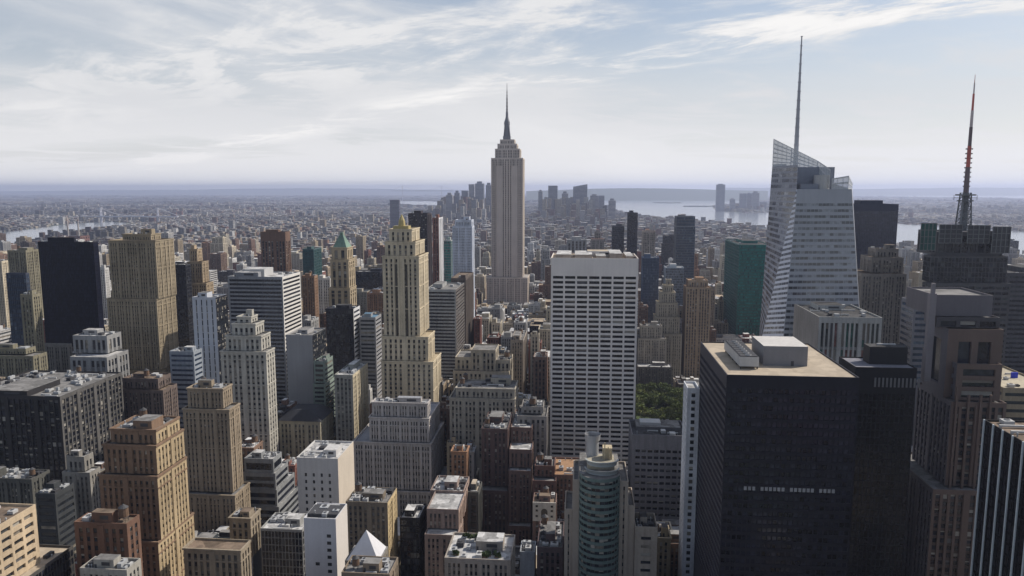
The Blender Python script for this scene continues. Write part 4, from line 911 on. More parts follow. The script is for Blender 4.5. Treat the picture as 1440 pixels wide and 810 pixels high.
hero('office_block', 'pale blue glass block with white roof near the gothic tower', 'building', 'the pale blue block', (.42, .47, .52),
     [(1160, 936, 962, 376, 24)], 420, curtain(glass=GLASS_PALE, gp=(.4, .3, .3)), ROOF_WHITE, ac=1)
hero('office_block', 'grey ribbed block seen over the roof of the grid tower', 'building', 'the grey ribbed block', (.30, .30, .31),
     [(1120, 797, 825, 337, 24)], 360, piers(bay=5, fl=4, ww=.5, wh=.7, glass=GLASS_CURT), ROOF_WHITE, ac=1)
hero('residential_tower', 'grey tower with an orange stepped top behind the grid tower', 'building', 'the orange topped tower', (.30, .27, .25),
     [(1250, 831, 850, 336, 22), (1254, 836, 845, 326, 12)], 360, punched(), wall_mat((.40, .17, .09)), ac=0)
hero('residential_tower', 'tan tower with a bright orange flat roof right of the black tower', 'building', 'the orange roofed tan tower', (.36, .31, .27),
     [(1300, 904, 922, 325, 22)], 362, punched(), wall_mat((.45, .20, .09)), ac=0)

# front right black slab
b = hero('office_tower', 'large black slab tower with a tan flat roof and rooftop plant', 'skyscraper', 'the large black slab', (.02, .02, .024),
     [(300, 1022, 1209, 529, (985,))], 830, bands(bay=2.0, fl=3.45, ww=.78, wh=.55, d=.35, dp=.05, ds=0, m=.3, top=5, glass=[glass_mat((.019, .020, .032), .15), glass_mat((.032, .034, .05), .15), glass_mat((.006, .006, .010), .2)], gp=(.45, .27, .28)), ROOF_TAN, mats=[wall_mat((.016, .016, .025), .5, .15), wall_mat((.05, .05, .066), .5, .15)], matw=1, pent=False, ac=0, done=False, par=.5)
x0, x1, y0, y1, z = b.last
P = lambda px, py: at_z(px, py, z)
a = P(1073, 514); c = P(1136, 516); q = MB(); hb = at(1100, 487, a[1])[2]
q.box(a[0], c[0], a[1], a[1] + 22, z + .003, hb, 0, top=1); q.box(a[0] + 11.5, a[0] + 12.7, a[1] - .06, a[1] - .004, z + .01, z + 2.2, 2)
b.part('penthouse', q, [wall_mat((.20, .20, .215), .7, .08), wall_mat((.52, .50, .48), .8, .14), METAL_DARK])
q = MB(); a = P(1040, 519); hw = P(1071, 519)[0] - a[0] - 1.4
q.box(a[0], a[0] + hw, a[1], a[1] + 34, z + 1.2, z + 5.2, 0, top=1, bottom=True)
for k in range(8): q.box(a[0] + .4, a[0] + hw - .4, a[1] + 1.0 + k * 4.1, a[1] + 4.2 + k * 4.1, z + 5.21, z + 5.5, 1); q.cyl(a[0] + hw / 2, a[1] + 2.6 + k * 4.1, z + 5.5, z + 5.9, 1.3, 1.2, 14, 0, True, 1)
for k in (0, 1):
    for j in range(5): q.box(a[0] + .3 + k * (hw - 1), a[0] + .8 + k * (hw - 1), a[1] + .5 + j * 8, a[1] + 1 + j * 8, z + .003, z + 1.2, 1, top=-1)
row = at(1100, 688, 300)[2]
for k in range(22):
    if k % 7 == 3: continue
    w_ = MB(); u = at(1046 + k * 5.9, 688, 300)[0]; w_.box(u, u + 1.15, y0 - .06, y0 - .004, row - .9, row + .7, bottom=True); b.part('window_blind', w_, wall_mat((.34, .34, .35), .8, .3))
b.part('cooling_unit', q, [METAL_LIGHT, METAL_DARK], 'row of rooftop fans in a white metal box')
b.finish()
hero('residential_tower', 'thin white tower edge showing left of the large black slab', 'building', 'the thin white tower', (.62, .64, .68),
     [(362, 967, 984, 546, 14)], 800, St(bay=5, fl=3.3, ww=.35, wh=.6, d=.3, m=.2), ROOF_WHITE, ac=1, pent=False)
b = hero('office_tower', 'black tower with a grey flat roof and black plant box', 'skyscraper', 'the second black tower', (.014, .014, .016),
     [(400, 1203, 1290, 517, (1180,))], 830, curtain(bay=2.4, fl=4, ww=.8, wh=.85, top=14, glass=[glass_mat((.004, .004, .006), .2, .3), glass_mat((.008, .008, .01), .2, .3)], gp=(.6, .4)), wall_mat((.20, .20, .23), .8), pent=False, ac=0, done=False, par=.6)
x0, x1, y0, y1, z = b.last; q = MB(); a = at_z(1222, 512, z); zz = at(1240, 488, a[1])[2]
q.box(a[0], x1 - 1, a[1], y1 - 6, z + .003, zz, 0, top=1); q.box(a[0] + 6, x1 - 5, a[1] + 7, y1 - 9, zz + .003, zz + .7, 2)
b.part('penthouse', q, [wall_mat((.018, .018, .02), .6), ROOF_DARK, ROOF_WHITE]); 
X0, X1, Y0, Z = b.boxes[0][0], b.boxes[0][1], b.boxes[0][2], b.boxes[0][5]
lou = MB()
for k in range(12): lou.box(X0 + 10 + k * 2.0, X0 + 10.9 + k * 2.0, Y0 - .25, Y0 - .01, Z - 10.5, Z - 5.5)
b.part('louvre_screen', lou, wall_mat((.16, .16, .165), .6)); b.finish()

# pink granite stepped tower
lbl = 'stepped pink granite tower with vertical piers and a grey block on top'
b = Building('granite_tower', lbl, 'skyscraper', 'the pink granite tower', st=piers(bay=4.2, fl=3.9, ww=.62, wh=.62, d=.7, ds=.5, m=.8, glass=GLASS_CURT), mats=[wall_mat((.15, .105, .085), .7, .12), wall_mat((.15, .138, .15), .7, .12), wall_mat((.08, .075, .08), .7, .12)], roof=ROOF_GREY)
YA = 400
b.zdet = 40
def bt(x0, x1, yt, Y, far, z0, **k): q = span(Y, x0, x1, yt, far); b.tier(*q[:4], z0, q[4], **k); return q
bt(1312, 1420, 690, YA - 6, (1249,), 0., matw=1)                        # low shoulder
zz = b.boxes[-1][5]
q1 = bt(1338, 1416, 566, YA, (1290,), zz, matw=1)
q2 = bt(1346, 1410, 512, YA + 4, 40, q1[4], st=bands(bay=14, fl=5.2, ww=.86, wh=.62, d=1.2, dp=0, ds=0, glass=GLASS_CURT, m=2), matw=1)
q3 = bt(1334, 1412, 463, YA + 9, (1303,), q1[4], st=St(bay=13, fl=26, ww=.66, wh=.72, d=1.5, m=4, top=3, glass=[glass_mat((.06, .055, .055)), glass_mat((.08, .075, .07))], gp=(.5, .5)), matw=1)
q4 = bt(1318, 1407, 446, YA + 14, (1300,), q3[4], st=St(bay=11, fl=8, ww=.8, wh=.8, d=1, m=1, glass=GLASS_CURT), matw=1, mat=2)
q5 = bt(1314, 1397, 415, YA + 17, 34, q4[4], st=0, stw=0, mat=1)
fin = MB(); x = q5[0]; zt = at(1308, 398, YA + 16)[2]
fin.box(x - 3.4, x - .02, YA + 14, YA + 17, q3[4] - 30, q5[4] + 1); fin.box(x - 2.6, x - .8, YA + 14.4, YA + 16, q5[4] + 1, zt); b.part('corner_fin', fin, wall_mat((.22, .20, .21), .7, .1))
for i, px in enumerate((1346, 1362, 1379, 1393)):
    p = at(px, 555 - 12 * (i == 0), YA - .02); f = MB(); f.box(p[0] - .55, p[0] + .55, YA - 1.2, YA - .01, q1[4] - 60, p[2]); b.part('granite_pier', f, b.mats[0])
KEEP.append((YA, 1245, 1420, 830)); LAND.append(('the pink granite tower', 1355, 600, YA, 100)); b.finish()

# black slab with white vertical strips in the bottom right corner
c = at_z(1384, 590, 176.)
b = Building('striped_tower', 'black tower with thin white vertical strips in the bottom right corner', 'skyscraper', 'the white striped black tower', (.008, .008, .010), ROOF_BROWN, curtain(bay=2.4, fl=4, glass=[glass_mat((.004, .004, .006), .2, .3), glass_mat((.007, .007, .01), .2, .3)], gp=(.6, .4), m=.3))
b.zdet = 60; b.last = b.tier(c[0], c[0] + 60, c[1] - 75, c[1], 0, 176., par=.6)
for k in range(13):
    q = MB(); y = c[1] - .5 - k * 6.1; q.box(c[0] - .45, c[0] - .01, y - .35, y + .35, 0, 176.2); b.part('white_strip', q, wall_mat((.55, .60, .63), .6, .08))
b.clutter(b.last, True, 0, 4, 1); KEEP.append((c[1] - 75, 1365, 1500, 830)); LAND.append(('the white striped black tower', 1410, 700, c[1], 60)); b.finish()

# tower with the red and white mast
lbl = 'dark tower with sign frames round its top and a red white mast'
b = Building('mast_tower', lbl, 'skyscraper', 'the mast tower', st=bands(bay=5, fl=4, ww=.9, wh=.5, d=.3, dp=.05, glass=GLASS_CURT), mats=[wall_mat((.075, .075, .08), .6, .2), wall_mat((.07, .10, .10), .6)], roof=ROOF_DARK)
YC = 620; b.zdet = 120
def ct(x0, x1, yt, Y, far, z0, **k): q = span(Y, x0, x1, yt, far); b.tier(*q[:4], z0, q[4], **k); return q
q0 = ct(1303, 1422, 398, YC, (1297,), 0.)
q1 = ct(1309, 1418, 360, YC + 4, (1299,), q0[4], st=curtain(bay=2.6, fl=4))
q2 = ct(1318, 1412, 326, YC + 9, 34, q1[4], st=St(bay=6, fl=10, ww=.8, wh=.8, d=.8, glass=[glass_mat((.05, .05, .055)), glass_mat((.10, .10, .105)), GL_MID], gp=(.5, .3, .2)))
for i, (p0, p1, pt_, pb, dy) in enumerate(((1296, 1315, 314, 352, -1), (1322, 1352, 316, 342, 1), (1362, 1391, 317, 342, 1), (1397, 1419, 319, 356, -1))):
    a = at(p0, pt_, YC + dy); c = at(p1, pb, YC + dy); f = MB()
    for u in np.linspace(a[0], c[0], 5): f.box(u - .25, u + .25, YC + dy, YC + dy + .6, c[2], a[2])
    for v in np.linspace(c[2], a[2], 5): f.box(a[0] - .25, c[0] + .25, YC + dy + .15, YC + dy + .45, v - .25, v + .25, bottom=True)
    f.quads([[(a[0], YC + dy + .5, c[2]), (c[0], YC + dy + .5, c[2]), (c[0], YC + dy + .5, a[2]), (a[0], YC + dy + .5, a[2])]], 1)
    b.part('sign_frame', f, [wall_mat((.15, .16, .16), .6), wall_mat(((.02, .085, .07) if i == 0 else (.055, .055, .06)), .6)])
top = at(1358, 312, YC + 24); cx, cy_ = at(1356, 300, YC + 24)[0], YC + 24; zt = q2[4]
lat = MB(); za = at(1356, 271, cy_)[2]
for s, t in ((-1, -1), (1, -1), (1, 1), (-1, 1)): lat.bar((cx + s * 4.4, cy_ + t * 4.4, zt), (cx + s * 2.8, cy_ + t * 2.8, za), .6, n=5)
for k in range(5):
    f0, f1 = k / 5, (k + 1) / 5; r0, r1 = 4.4 - 1.6 * f0, 4.4 - 1.6 * f1; h0, h1 = zt + (za - zt) * f0, zt + (za - zt) * f1
    for s in (-1, 1):
        lat.bar((cx - s * r0, cy_ - r0, h0), (cx + s * r1, cy_ - r1, h1), .28, n=4); lat.bar((cx - r0, cy_ - s * r0, h0), (cx - r1, cy_ + s * r1, h1), .28, n=4); lat.bar((cx + r0, cy_ - s * r0, h0), (cx + r1, cy_ + s * r1, h1), .28, n=4)
    lat.box(cx - r1, cx + r1, cy_ - r1, cy_ + r1, h1 - .5, h1)
for s in (-1, 1): lat.bar((cx, cy_, za - 4), (cx + s * 9, cy_, za - 4), .18, n=5); lat.bar((cx + s * 9, cy_, za - 6), (cx + s * 9, cy_, za - 2), .2, n=5)
lat.cyl(cx, cy_, zt, za, 2.9, 2.3, 10); lat.cyl(cx, cy_, za - 2.4, za - 1.2, 7.5, 7.5, 14); lat.cyl(cx, cy_, za - 7, za - 6, 6, 6, 14)
for k in range(7): lat.cyl(cx, cy_, zt + 3 + k * 3.2, zt + 4.2 + k * 3.2, 4.2 - .25 * k, 4.2 - .25 * k, 10)
b.part('mast_base', lat, wall_mat((.17, .18, .19), .6))
zm = at(1358, 105, cy_)[2]; rws = [(0, .22, 2.1, 1.8, 0), (.22, .40, 1.6, 1.5, 1), (.40, .56, 1.4, 1.3, 0), (.56, .70, 1.2, 1.1, 2), (.70, .84, .9, .8, 1), (.84, .93, .6, .5, 2), (.93, 1, .28, .15, 1)]
q = MB()
for f0, f1, r0, r1, mt in rws: q.bar((cx, cy_, za + (zm - za) * f0), (cx, cy_, za + (zm - za) * f1 - .003), r0, r1, 8, mt)
for k in range(9): h = za + (zm - za) * (.05 + k * .04); q.box(cx - 2.7, cx + 2.7, cy_ - .4, cy_ + .4, h, h + 1.0, 0)
b.part('mast', q, [wall_mat((.16, .12, .125), .6), wall_mat((.52, .12, .09), .6), wall_mat((.55, .48, .47), .6)], 'red and white broadcast mast')
KEEP.append((YC, 1295, 1424, 420)); LAND.append(('the mast tower', 1358, 350, YC, 110)); b.finish()
hero('office_building', 'tan roofed building with a blue sign at the right edge', 'building', 'the tan roof with blue sign', (.30, .25, .17),
     [(470, 1411, 1490, 546, 60)], 585, bands(fl=4.5, wh=.4), wall_mat((.42, .37, .27)), ac=3, done=False)
b = HEROES['the tan roof with blue sign']; p = at(1427, 528, 500); q = MB(); q.box(p[0] - 2, p[0] + 2, 500, 501, b.last[4] + .003, b.last[4] + 3.6, 0); b.part('sign_panel', q, wall_mat((.03, .05, .55), .5, .05), 'bright blue sign panel'); b.finish()
hero('office_tower', 'dark tower cut by the right edge behind the mast tower', 'building', 'the dark tower at the right edge', (.09, .09, .10),
     [(660, 1418, 1500, 384, 50)], 520, bands(fl=4, glass=GLASS_CURT), ROOF_DARK, ac=3)
hero('office_tower', 'grey glass tower half hidden left of the pink granite tower', 'building', 'the grey glass tower behind granite', (.20, .20, .22),
     [(520, 1286, 1330, 424, (1268,))], 500, bands(fl=4, glass=GLASS_BLUE), ROOF_GREY, ac=2)

# curved glass tower
lbl = 'curved green glass tower with silver drum on top and beige flanks'
b = Building('curved_tower', lbl, 'building', 'the curved glass tower', st=piers(bay=3.0, fl=3.7, ww=.45, wh=.55, d=.5, ds=.2), mats=[wall_mat((.40, .34, .28), .8, .12), wall_mat((.13, .19, .18), .5, .08)], roof=ROOF_GREY)
YN = 340; zt = at(842, 664, YN)[2]; xl, xr = at(815, 668, YN)[0], at(872, 668, YN)[0]; cx = (xl + xr) / 2; hw = (xr - xl) / 2
xa, xb = at(806, 676, YN)[0], at(884, 676, YN)[0]
b.tier(xa, xl - .02, YN, YN + 26, 0, zt - 4); b.tier(xr + .02, xb, YN, YN + 26, 0, zt - 4)
x2a, x2b = at(794, 726, YN)[0], at(893, 726, YN)[0]; z2 = at(842, 720, YN)[2]
b.tier(x2a, xa - .02, YN + 2, YN + 24, 0, z2); b.tier(xb + .02, x2b, YN + 2, YN + 24, 0, z2 + 3)
b.W.quads([[(xl, YN + 26, 0), (xl, YN + 26, zt), (xr, YN + 26, zt), (xr, YN + 26, 0)]])
ang = np.linspace(math.pi, 2 * math.pi, 15); rad = hw * 1.0; bow = 9.
pts = [(cx + hw * math.cos(a), YN + bow * math.sin(a)) for a in ang]
cst = bands(fl=3.0, wh=.52, d=.3, dp=.3, m=.001, top=1.0, ww=.999, glass=[glass_mat((.010, .022, .024)), glass_mat((.015, .03, .034))], gp=(.6, .4)); cst.m = 0.0
for p, q in zip(pts[:-1], pts[1:]):
    n = np.array((q[1] - p[1], p[0] - q[0], 0)); n = -n / np.linalg.norm(n)
    if n[1] > 0: n = -n
    facade(b.W, b.wins, (*p, 50), (*q, 50), (*q, zt), (*p, zt), n, cst, 1)
b.R.poly([(x, y, zt) for x, y in pts] + [(xr, YN + 26, zt), (xl, YN + 26, zt)])
ring = MB()
def bowl(cy0, r0, r1, z0, z1, yy, mat):
    t = np.linspace(math.pi, 2 * math.pi, 19)
    for a, e in zip(t[:-1], t[1:]):
        f = lambda an, r, z: (cx + 1 + r * math.cos(an), yy + r * .75 * math.sin(an), z)
        ring.quads([[f(a, r0, z0), f(e, r0, z0), f(e, r1, z1), f(a, r1, z1)], [f(a, r1, z1), f(e, r1, z1), f(e, r1 - .8, z1), f(a, r1 - .8, z1)], [f(a, r1 - .8, z1), f(e, r1 - .8, z1), f(e, r1 - 1, z0), f(a, r1 - 1, z0)]], mat)
bowl(0, 7.0, 8.4, zt + .02, zt + 2.2, YN + 1, 0); bowl(0, 6.4, 8.0, zt + 3.2, zt + 5.6, YN + 3, 0)
ring.box(cx - 6, cx + 7, YN + 3.2, YN + 15, zt + .02, zt + 3.4, 1)
b.part('crown_ring', ring, [wall_mat((.34, .37, .37), .5, .08), wall_mat((.36, .33, .26))])
dr = MB(); cxd = at(833, 640, YN + 14)[0]; zd = at(833, 612, YN + 14)[2]
t = np.linspace(0, 2 * math.pi, 25)
dr.cyl(cxd, YN + 14, zt + 3.4, zd, 3.0, 3.0, 24, 0, cap=False); dr.cyl(cxd, YN + 14, zd - 2.2, zd + .8, 3.6, 3.9, 24, 0, cap=False); dr.cyl(cxd, YN + 14, zd - 1.5, zd - 1.2, 3.3, 3.3, 24, 1)
b.part('silver_drum', dr, [wall_mat((.42, .43, .45), .35, .06, metal=.2), METAL_DARK])
mq = MB(); mq.box(cx + 1.5, cx + 6, YN + 8, YN + 13, zt + 3.41, zt + 9); mq.bar((cx + 2.4, YN + 7, zt + 3.41), (cx + 2.4, YN + 7, zt + 12), .3); mq.bar((cx + 5, YN + 7, zt + 3.41), (cx + 4, YN + 7, zt + 10), .25)
b.part('rooftop_shed', mq, wall_mat((.5, .42, .28)))
b.boxes.append((xl, xr, YN - bow, YN + 26, 0, zt)); KEEP.append((YN - 9, 795, 893, 830)); LAND.append(('the curved glass tower', 842, 740, YN, 80)); b.finish()
hero('stone_tower', 'small beige tower with a dark roof pit right of the curved tower', 'building', 'the small beige tower', (.37, .32, .265),
     [(340, 893, 925, 741, 16)], 830, St(bay=5, fl=4, ww=.7, wh=.4, d=.5, m=2, top=4), ROOF_DARK, ac=2, par=3)
b = hero('office_building', 'wide grey building with window grid right of the white grid tower', 'building', 'the wide grey building', (.24, .235, .25),
     [(520, 889, 967, 612, 36)], 728, St(bay=4.2, fl=4.5, ww=.74, wh=.45, d=.6, m=2, top=10, glass=GLASS_CURT), ROOF_DARK, ac=6, duct=2, pent=False, done=False)
x0, x1, y0, y1, z = b.last
q = MB(); q.box(x0 + 4, x1 - 3, y0 + 14, y1 - 4, z + .003, z + 2.5, 0, top=1); q.box(x0 + 7, x0 + 22, y0 + 18, y1 - 8, z + 2.503, z + 4.5, 2); b.part('penthouse', q, [wall_mat((.14, .135, .14)), ROOF_GREY, METAL_LIGHT]); b.finish()

# ------------------------------------------------------------------ far landmarks
def plain_tower(label, px0, px1, ytop, Y, dep, col, crown=0, group=None, name='far_skyscraper'):
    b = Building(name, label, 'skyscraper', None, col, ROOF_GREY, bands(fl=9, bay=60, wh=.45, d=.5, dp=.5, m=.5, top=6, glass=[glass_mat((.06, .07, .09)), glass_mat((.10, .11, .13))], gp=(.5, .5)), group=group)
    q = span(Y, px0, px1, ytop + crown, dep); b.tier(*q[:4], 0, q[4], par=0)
    w = q[1] - q[0]
    if crown > 0:
        zt = at((px0 + px1) / 2, ytop, Y)[2]; b.tier(q[0] + w * .2, q[1] - w * .25, Y + dep * .2, Y + dep * .8, q[4], zt, par=0)
    elif crown < 0:                       # slanted top
        zt = q[4]; zl = zt + crown * Y / F * -1; c = MB()
        c.quads([[(q[0], Y, zt), (q[1], Y, zt), (q[1], Y, zl), (q[0], Y, zt + .1)], [(q[0], Y, zt + .1), (q[1], Y, zl), (q[1], Y + dep, zl), (q[0], Y + dep, zt + .1)], [(q[1], Y, zt), (q[1], Y + dep, zt), (q[1], Y + dep, zl), (q[1], Y, zl)]]); b.part('slanted_top', c, b.mats[0])
    b.finish(single=False); KEEP.append((Y, px0, px1, ytop + 14))
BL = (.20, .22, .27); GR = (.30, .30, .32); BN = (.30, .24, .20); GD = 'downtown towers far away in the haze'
for lab, a, c, yt, Y, dp_, col, cr in (
    ('hazy pointed downtown tower first left of the central spire tower', 683, 691, 257, 6200, 50, GR, 3),
    ('broad hazy downtown tower tallest of the cluster left of the spire tower', 668, 680, 255, 6000, 60, BL, 3),
    ('hazy flat topped downtown tower just left of the tallest in its cluster', 659, 667, 259, 6300, 60, GR, 0),
    ('short hazy downtown block left end of the main cluster by the spire tower', 649, 658, 268, 6100, 70, BL, 0),
    ('hazy thin tower with stepped top left of the downtown cluster', 639, 646, 268, 5800, 40, BL, 3),
    ('hazy wide low block between thin stepped tower and pale blue slab', 627, 636, 271, 5600, 60, GR, 3),
    ('isolated dark blue slab far behind the cream art deco tower', 548, 561, 281, 4300, 30, (.10, .10, .14), 0),
    ('slim hazy tower rising first right of the central spire tower', 757, 763, 267, 6400, 40, GR, 2),
    ('blue flat topped hazy tower, taller of the pair right of the spire tower', 771, 784, 261, 6000, 50, BL, 0),
    ('grey stepped hazy tower between the flat topped and slanted towers', 790, 799, 269, 6000, 50, GR, 3),
    ('wide hazy tower with slanted top right of the central spire tower', 806, 826, 266, 5800, 60, BL, -3.5),
    ('broad hazy block with stepped top right of the slanted tower', 830, 842, 273, 5900, 60, GR, 2),
    ('hazy broad block attached to the right of the stepped block', 842, 850, 275, 6050, 60, BL, 0),
    ('last slim stepped hazy tower at the right end of downtown', 856, 866, 279, 5700, 40, GR, 3),
    ('tall lone blue tower across the bay water', 1008, 1020, 258.5, 9000, 45, BL, 1),
    ('low hazy block right of the tall lone bay tower', 1027, 1034, 279, 9100, 45, GR, 1),
    ('first hazy blue tower of three across the bay', 1041, 1050, 272, 9100, 45, BL, 0),
    ('middle hazy blue tower of three across the bay', 1051, 1057, 271, 9300, 45, BL, 1),
    ('right hazy tower of three across the bay with domed top', 1058, 1068, 269, 9200, 45, GR, 2),
    ('low hazy block at the right end of the bay towers', 1069, 1078, 284, 9400, 60, BL, 0)):
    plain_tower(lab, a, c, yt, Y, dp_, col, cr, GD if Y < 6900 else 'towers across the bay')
# power station with two stacks by the river, bridges
b = Building('power_station', 'red brown riverside power station with two pale smokestacks behind the black tower', 'power station', None, (.17, .08, .06), ROOF_DARK, St(bay=14, fl=14, ww=.4, wh=.5, d=1))
q = span(3000, 81, 113, 332, 60); b.tier(*q[:4], 0, q[4]); 
for px in (94, 109):
    c = at(px, 306, 3030); k = MB(); k.cyl(c[0], 3030, q[4] - 1, c[2], 3.6, 2.8, 14, 0, capmat=1); k.cyl(c[0], 3030, c[2] - 12, c[2] - 9, 3.4, 3.4, 14, 1); b.part('smokestack', k, [wall_mat((.42, .38, .35)), wall_mat((.30, .12, .10))])
b.finish()
def bridge(label, pa, pb, Y, dz, tower_top, deck_row, over):
    a, c = at(pa, deck_row, Y), at(pb, deck_row, Y); z = a[2]; zt = at(pa, tower_top, Y)[2]
    r = thing('suspension_bridge', label, 'bridge', ((a[0] + c[0]) / 2, Y, 0)); base = ((a[0] + c[0]) / 2, Y, 0); m = wall_mat((.50, .50, .55), .7, .1)
    s = (c[0] - a[0]); q = MB(); q.box(a[0] - over * s, c[0] + over * s, Y - 9, Y + 9, z - dz, z, bottom=True); q.build('deck', m, r, base)
    for x in (a[0], c[0]):
        q = MB()
        for o in (-8, 8): q.box(x - 4, x + 4, Y + o - 2.5, Y + o + 2.5, 0, zt)
        for h in (.6, .97): q.box(x - 3, x + 3, Y - 5.4, Y + 5.4, z + (zt - z) * h - 4, z + (zt - z) * h, bottom=True)
        q.build('tower', m, r, base)
    for o in (-8, 8):
        q = MB(); X = np.linspace(-over, 1 + over, 33); H = [z + 4 + (zt - z - 4) * ((2 * u - 1) ** 2 if 0 <= u <= 1 else max(0, 1 - (-u if u < 0 else u - 1) / over)) for u in X]
        for i in range(32): q.bar((a[0] + s * X[i], Y + o, H[i]), (a[0] + s * X[i + 1], Y + o, H[i + 1]), 1.2, n=4)
        q.build('cable', m, r, base)
bridge('pale suspension bridge over the river behind the broad tan tower', 142, 222, 5600, 9, 292, 303.5, .35)
bridge('faint suspension bridge on the horizon left of the downtown cluster', 566, 621, 15500, 12, 261, 268, .3)

# ------------------------------------------------------------------ streets, park
AV = [-3500 + 260 * i for i in range(10)] + [-880, -700, -560, -420, -185] + [112, 385, 665, 940, 1220, 1500, 1780, 2060, 2340]
pv = MB()
for Y0 in range(120, 2640, 80):
    for a, c in zip(AV[:-1], AV[1:]):
        x0, x1 = a + 14, c - 14
        if x1 < -.95 * Y0 - 250 or x0 > .72 * Y0 + 250: continue
        pv.box(x0, x1, Y0 + 9, Y0 + 71, .004, .15)
o = pv.build('pavement', wall_mat((.25, .245, .235), .95, .2)); o['kind'] = 'structure'
rd = MB()
for a in AV: rd.quads([[(a - 12, 100, .012), (a + 12, 100, .012), (a + 12, 2640, .012), (a - 12, 2640, .012)]])
for Y0 in range(120, 2640, 80): rd.quads([[(-2900, Y0 - 8, .008), (2300, Y0 - 8, .008), (2300, Y0 + 8, .008), (-2900, Y0 + 8, .008)]])
o = rd.build('road', wall_mat((.05, .05, .052), .9, .25)); o['kind'] = 'structure'
mk = MB()
for a in AV:
    if abs(a) > 900: continue
    for lane in (-6, -2, 2, 6): mk.quads([[(a + lane - .08, y, .016), (a + lane + .08, y, .016), (a + lane + .08, y + 3, .016), (a + lane - .08, y + 3, .016)] for y in range(240, 1700, 9)])
o = mk.build('lane_markings', wall_mat((.75, .75, .72), .8, .1)); o['kind'] = 'structure'
PARK = (56, 136, 806, 924)
lw = MB(); lw.quads([[(PARK[0], PARK[2], .17), (PARK[1], PARK[2], .17), (PARK[1], PARK[3], .17), (PARK[0], PARK[3], .17)]])
o = lw.build('park_lawn', wall_mat((.06, .09, .03), .95, .35)); o['kind'] = 'structure'
BARK = wall_mat((.09, .07, .05), .95, .3); LEAF = [wall_mat(c, .8, .35) for c in ((.14, .18, .045), (.10, .14, .035), (.18, .20, .055))]
def tree_proto(k):
    r = random.Random(40 + k); n = np.random.default_rng(40 + k); h = 13 + 1.5 * k
    t = thing('park_tree', 'leafy green tree in the small park beside the white grid tower', 'tree', (0, 0, 0), 'trees in the park beside the white grid tower')
    q = MB(); q.bar((0, 0, 0), (.1, 0, h * .4), .38, .26, 8)
    tips = []
    for i in range(6):
        a = i * 1.05 + r.random(); e = (math.cos(a) * h * .27, math.sin(a) * h * .27, h * r.uniform(.58, .8)); q.bar((.1, 0, h * r.uniform(.3, .4)), e, .18, .06, 5); tips.append(e)
    tips.append((0, 0, h * .8)); q.build('trunk', BARK, t)
    P = []; M = []
    for e in tips:
        for c in range(5):
            cc = np.array(e) + n.normal(0, h * .085, 3); rad = h * r.uniform(.08, .13); k_ = r.choice((0, 0, 1, 2))
            d = n.normal(0, 1, (60, 3)); d /= np.linalg.norm(d, axis=1)[:, None]; p = cc + d * rad * n.uniform(.6, 1.05, (60, 1))
            u = n.normal(0, .34, (60, 3)); v = n.normal(0, .34, (60, 3)); P.append(np.stack([p - u - v, p + u - v, p + u + v, p - u + v], 1)); M += [k_] * 60
    q = MB(); q.quads(np.concatenate(P), np.array(M)); q.build('crown', LEAF, t); return t
protos = [tree_proto(k) for k in range(4)]; rr = random.Random(3); nt_ = 0
for ix in range(7):
    for iy in range(10):
        x = PARK[0] + 5 + ix * 11.3 + rr.uniform(-2, 2); y = PARK[2] + 6 + iy * 11.6 + rr.uniform(-2, 2)
        if 2 <= ix <= 4 and 3 <= iy <= 4: continue
        p = protos[nt_ % 4]
        if nt_ < 4: t = p
        else:
            t = p.copy(); COL.objects.link(t)
            for ch in p.children: c = ch.copy(); COL.objects.link(c); c.parent = t
        t.location = (x, y, .17); t.rotation_euler = (0, 0, rr.uniform(0, 6.28)); s = rr.uniform(.85, 1.2); t.scale = (s, s, s * rr.uniform(.9, 1.1)); nt_ += 1
OCC.append(('park', PARK[0], PARK[1], PARK[2], PARK[3], 0, 13)); FOOT.append((PARK[0] - 3, PARK[1] + 3, PARK[2] - 8, PARK[3] + 3)); KEEP.append((PARK[2], 893, 968, 590))

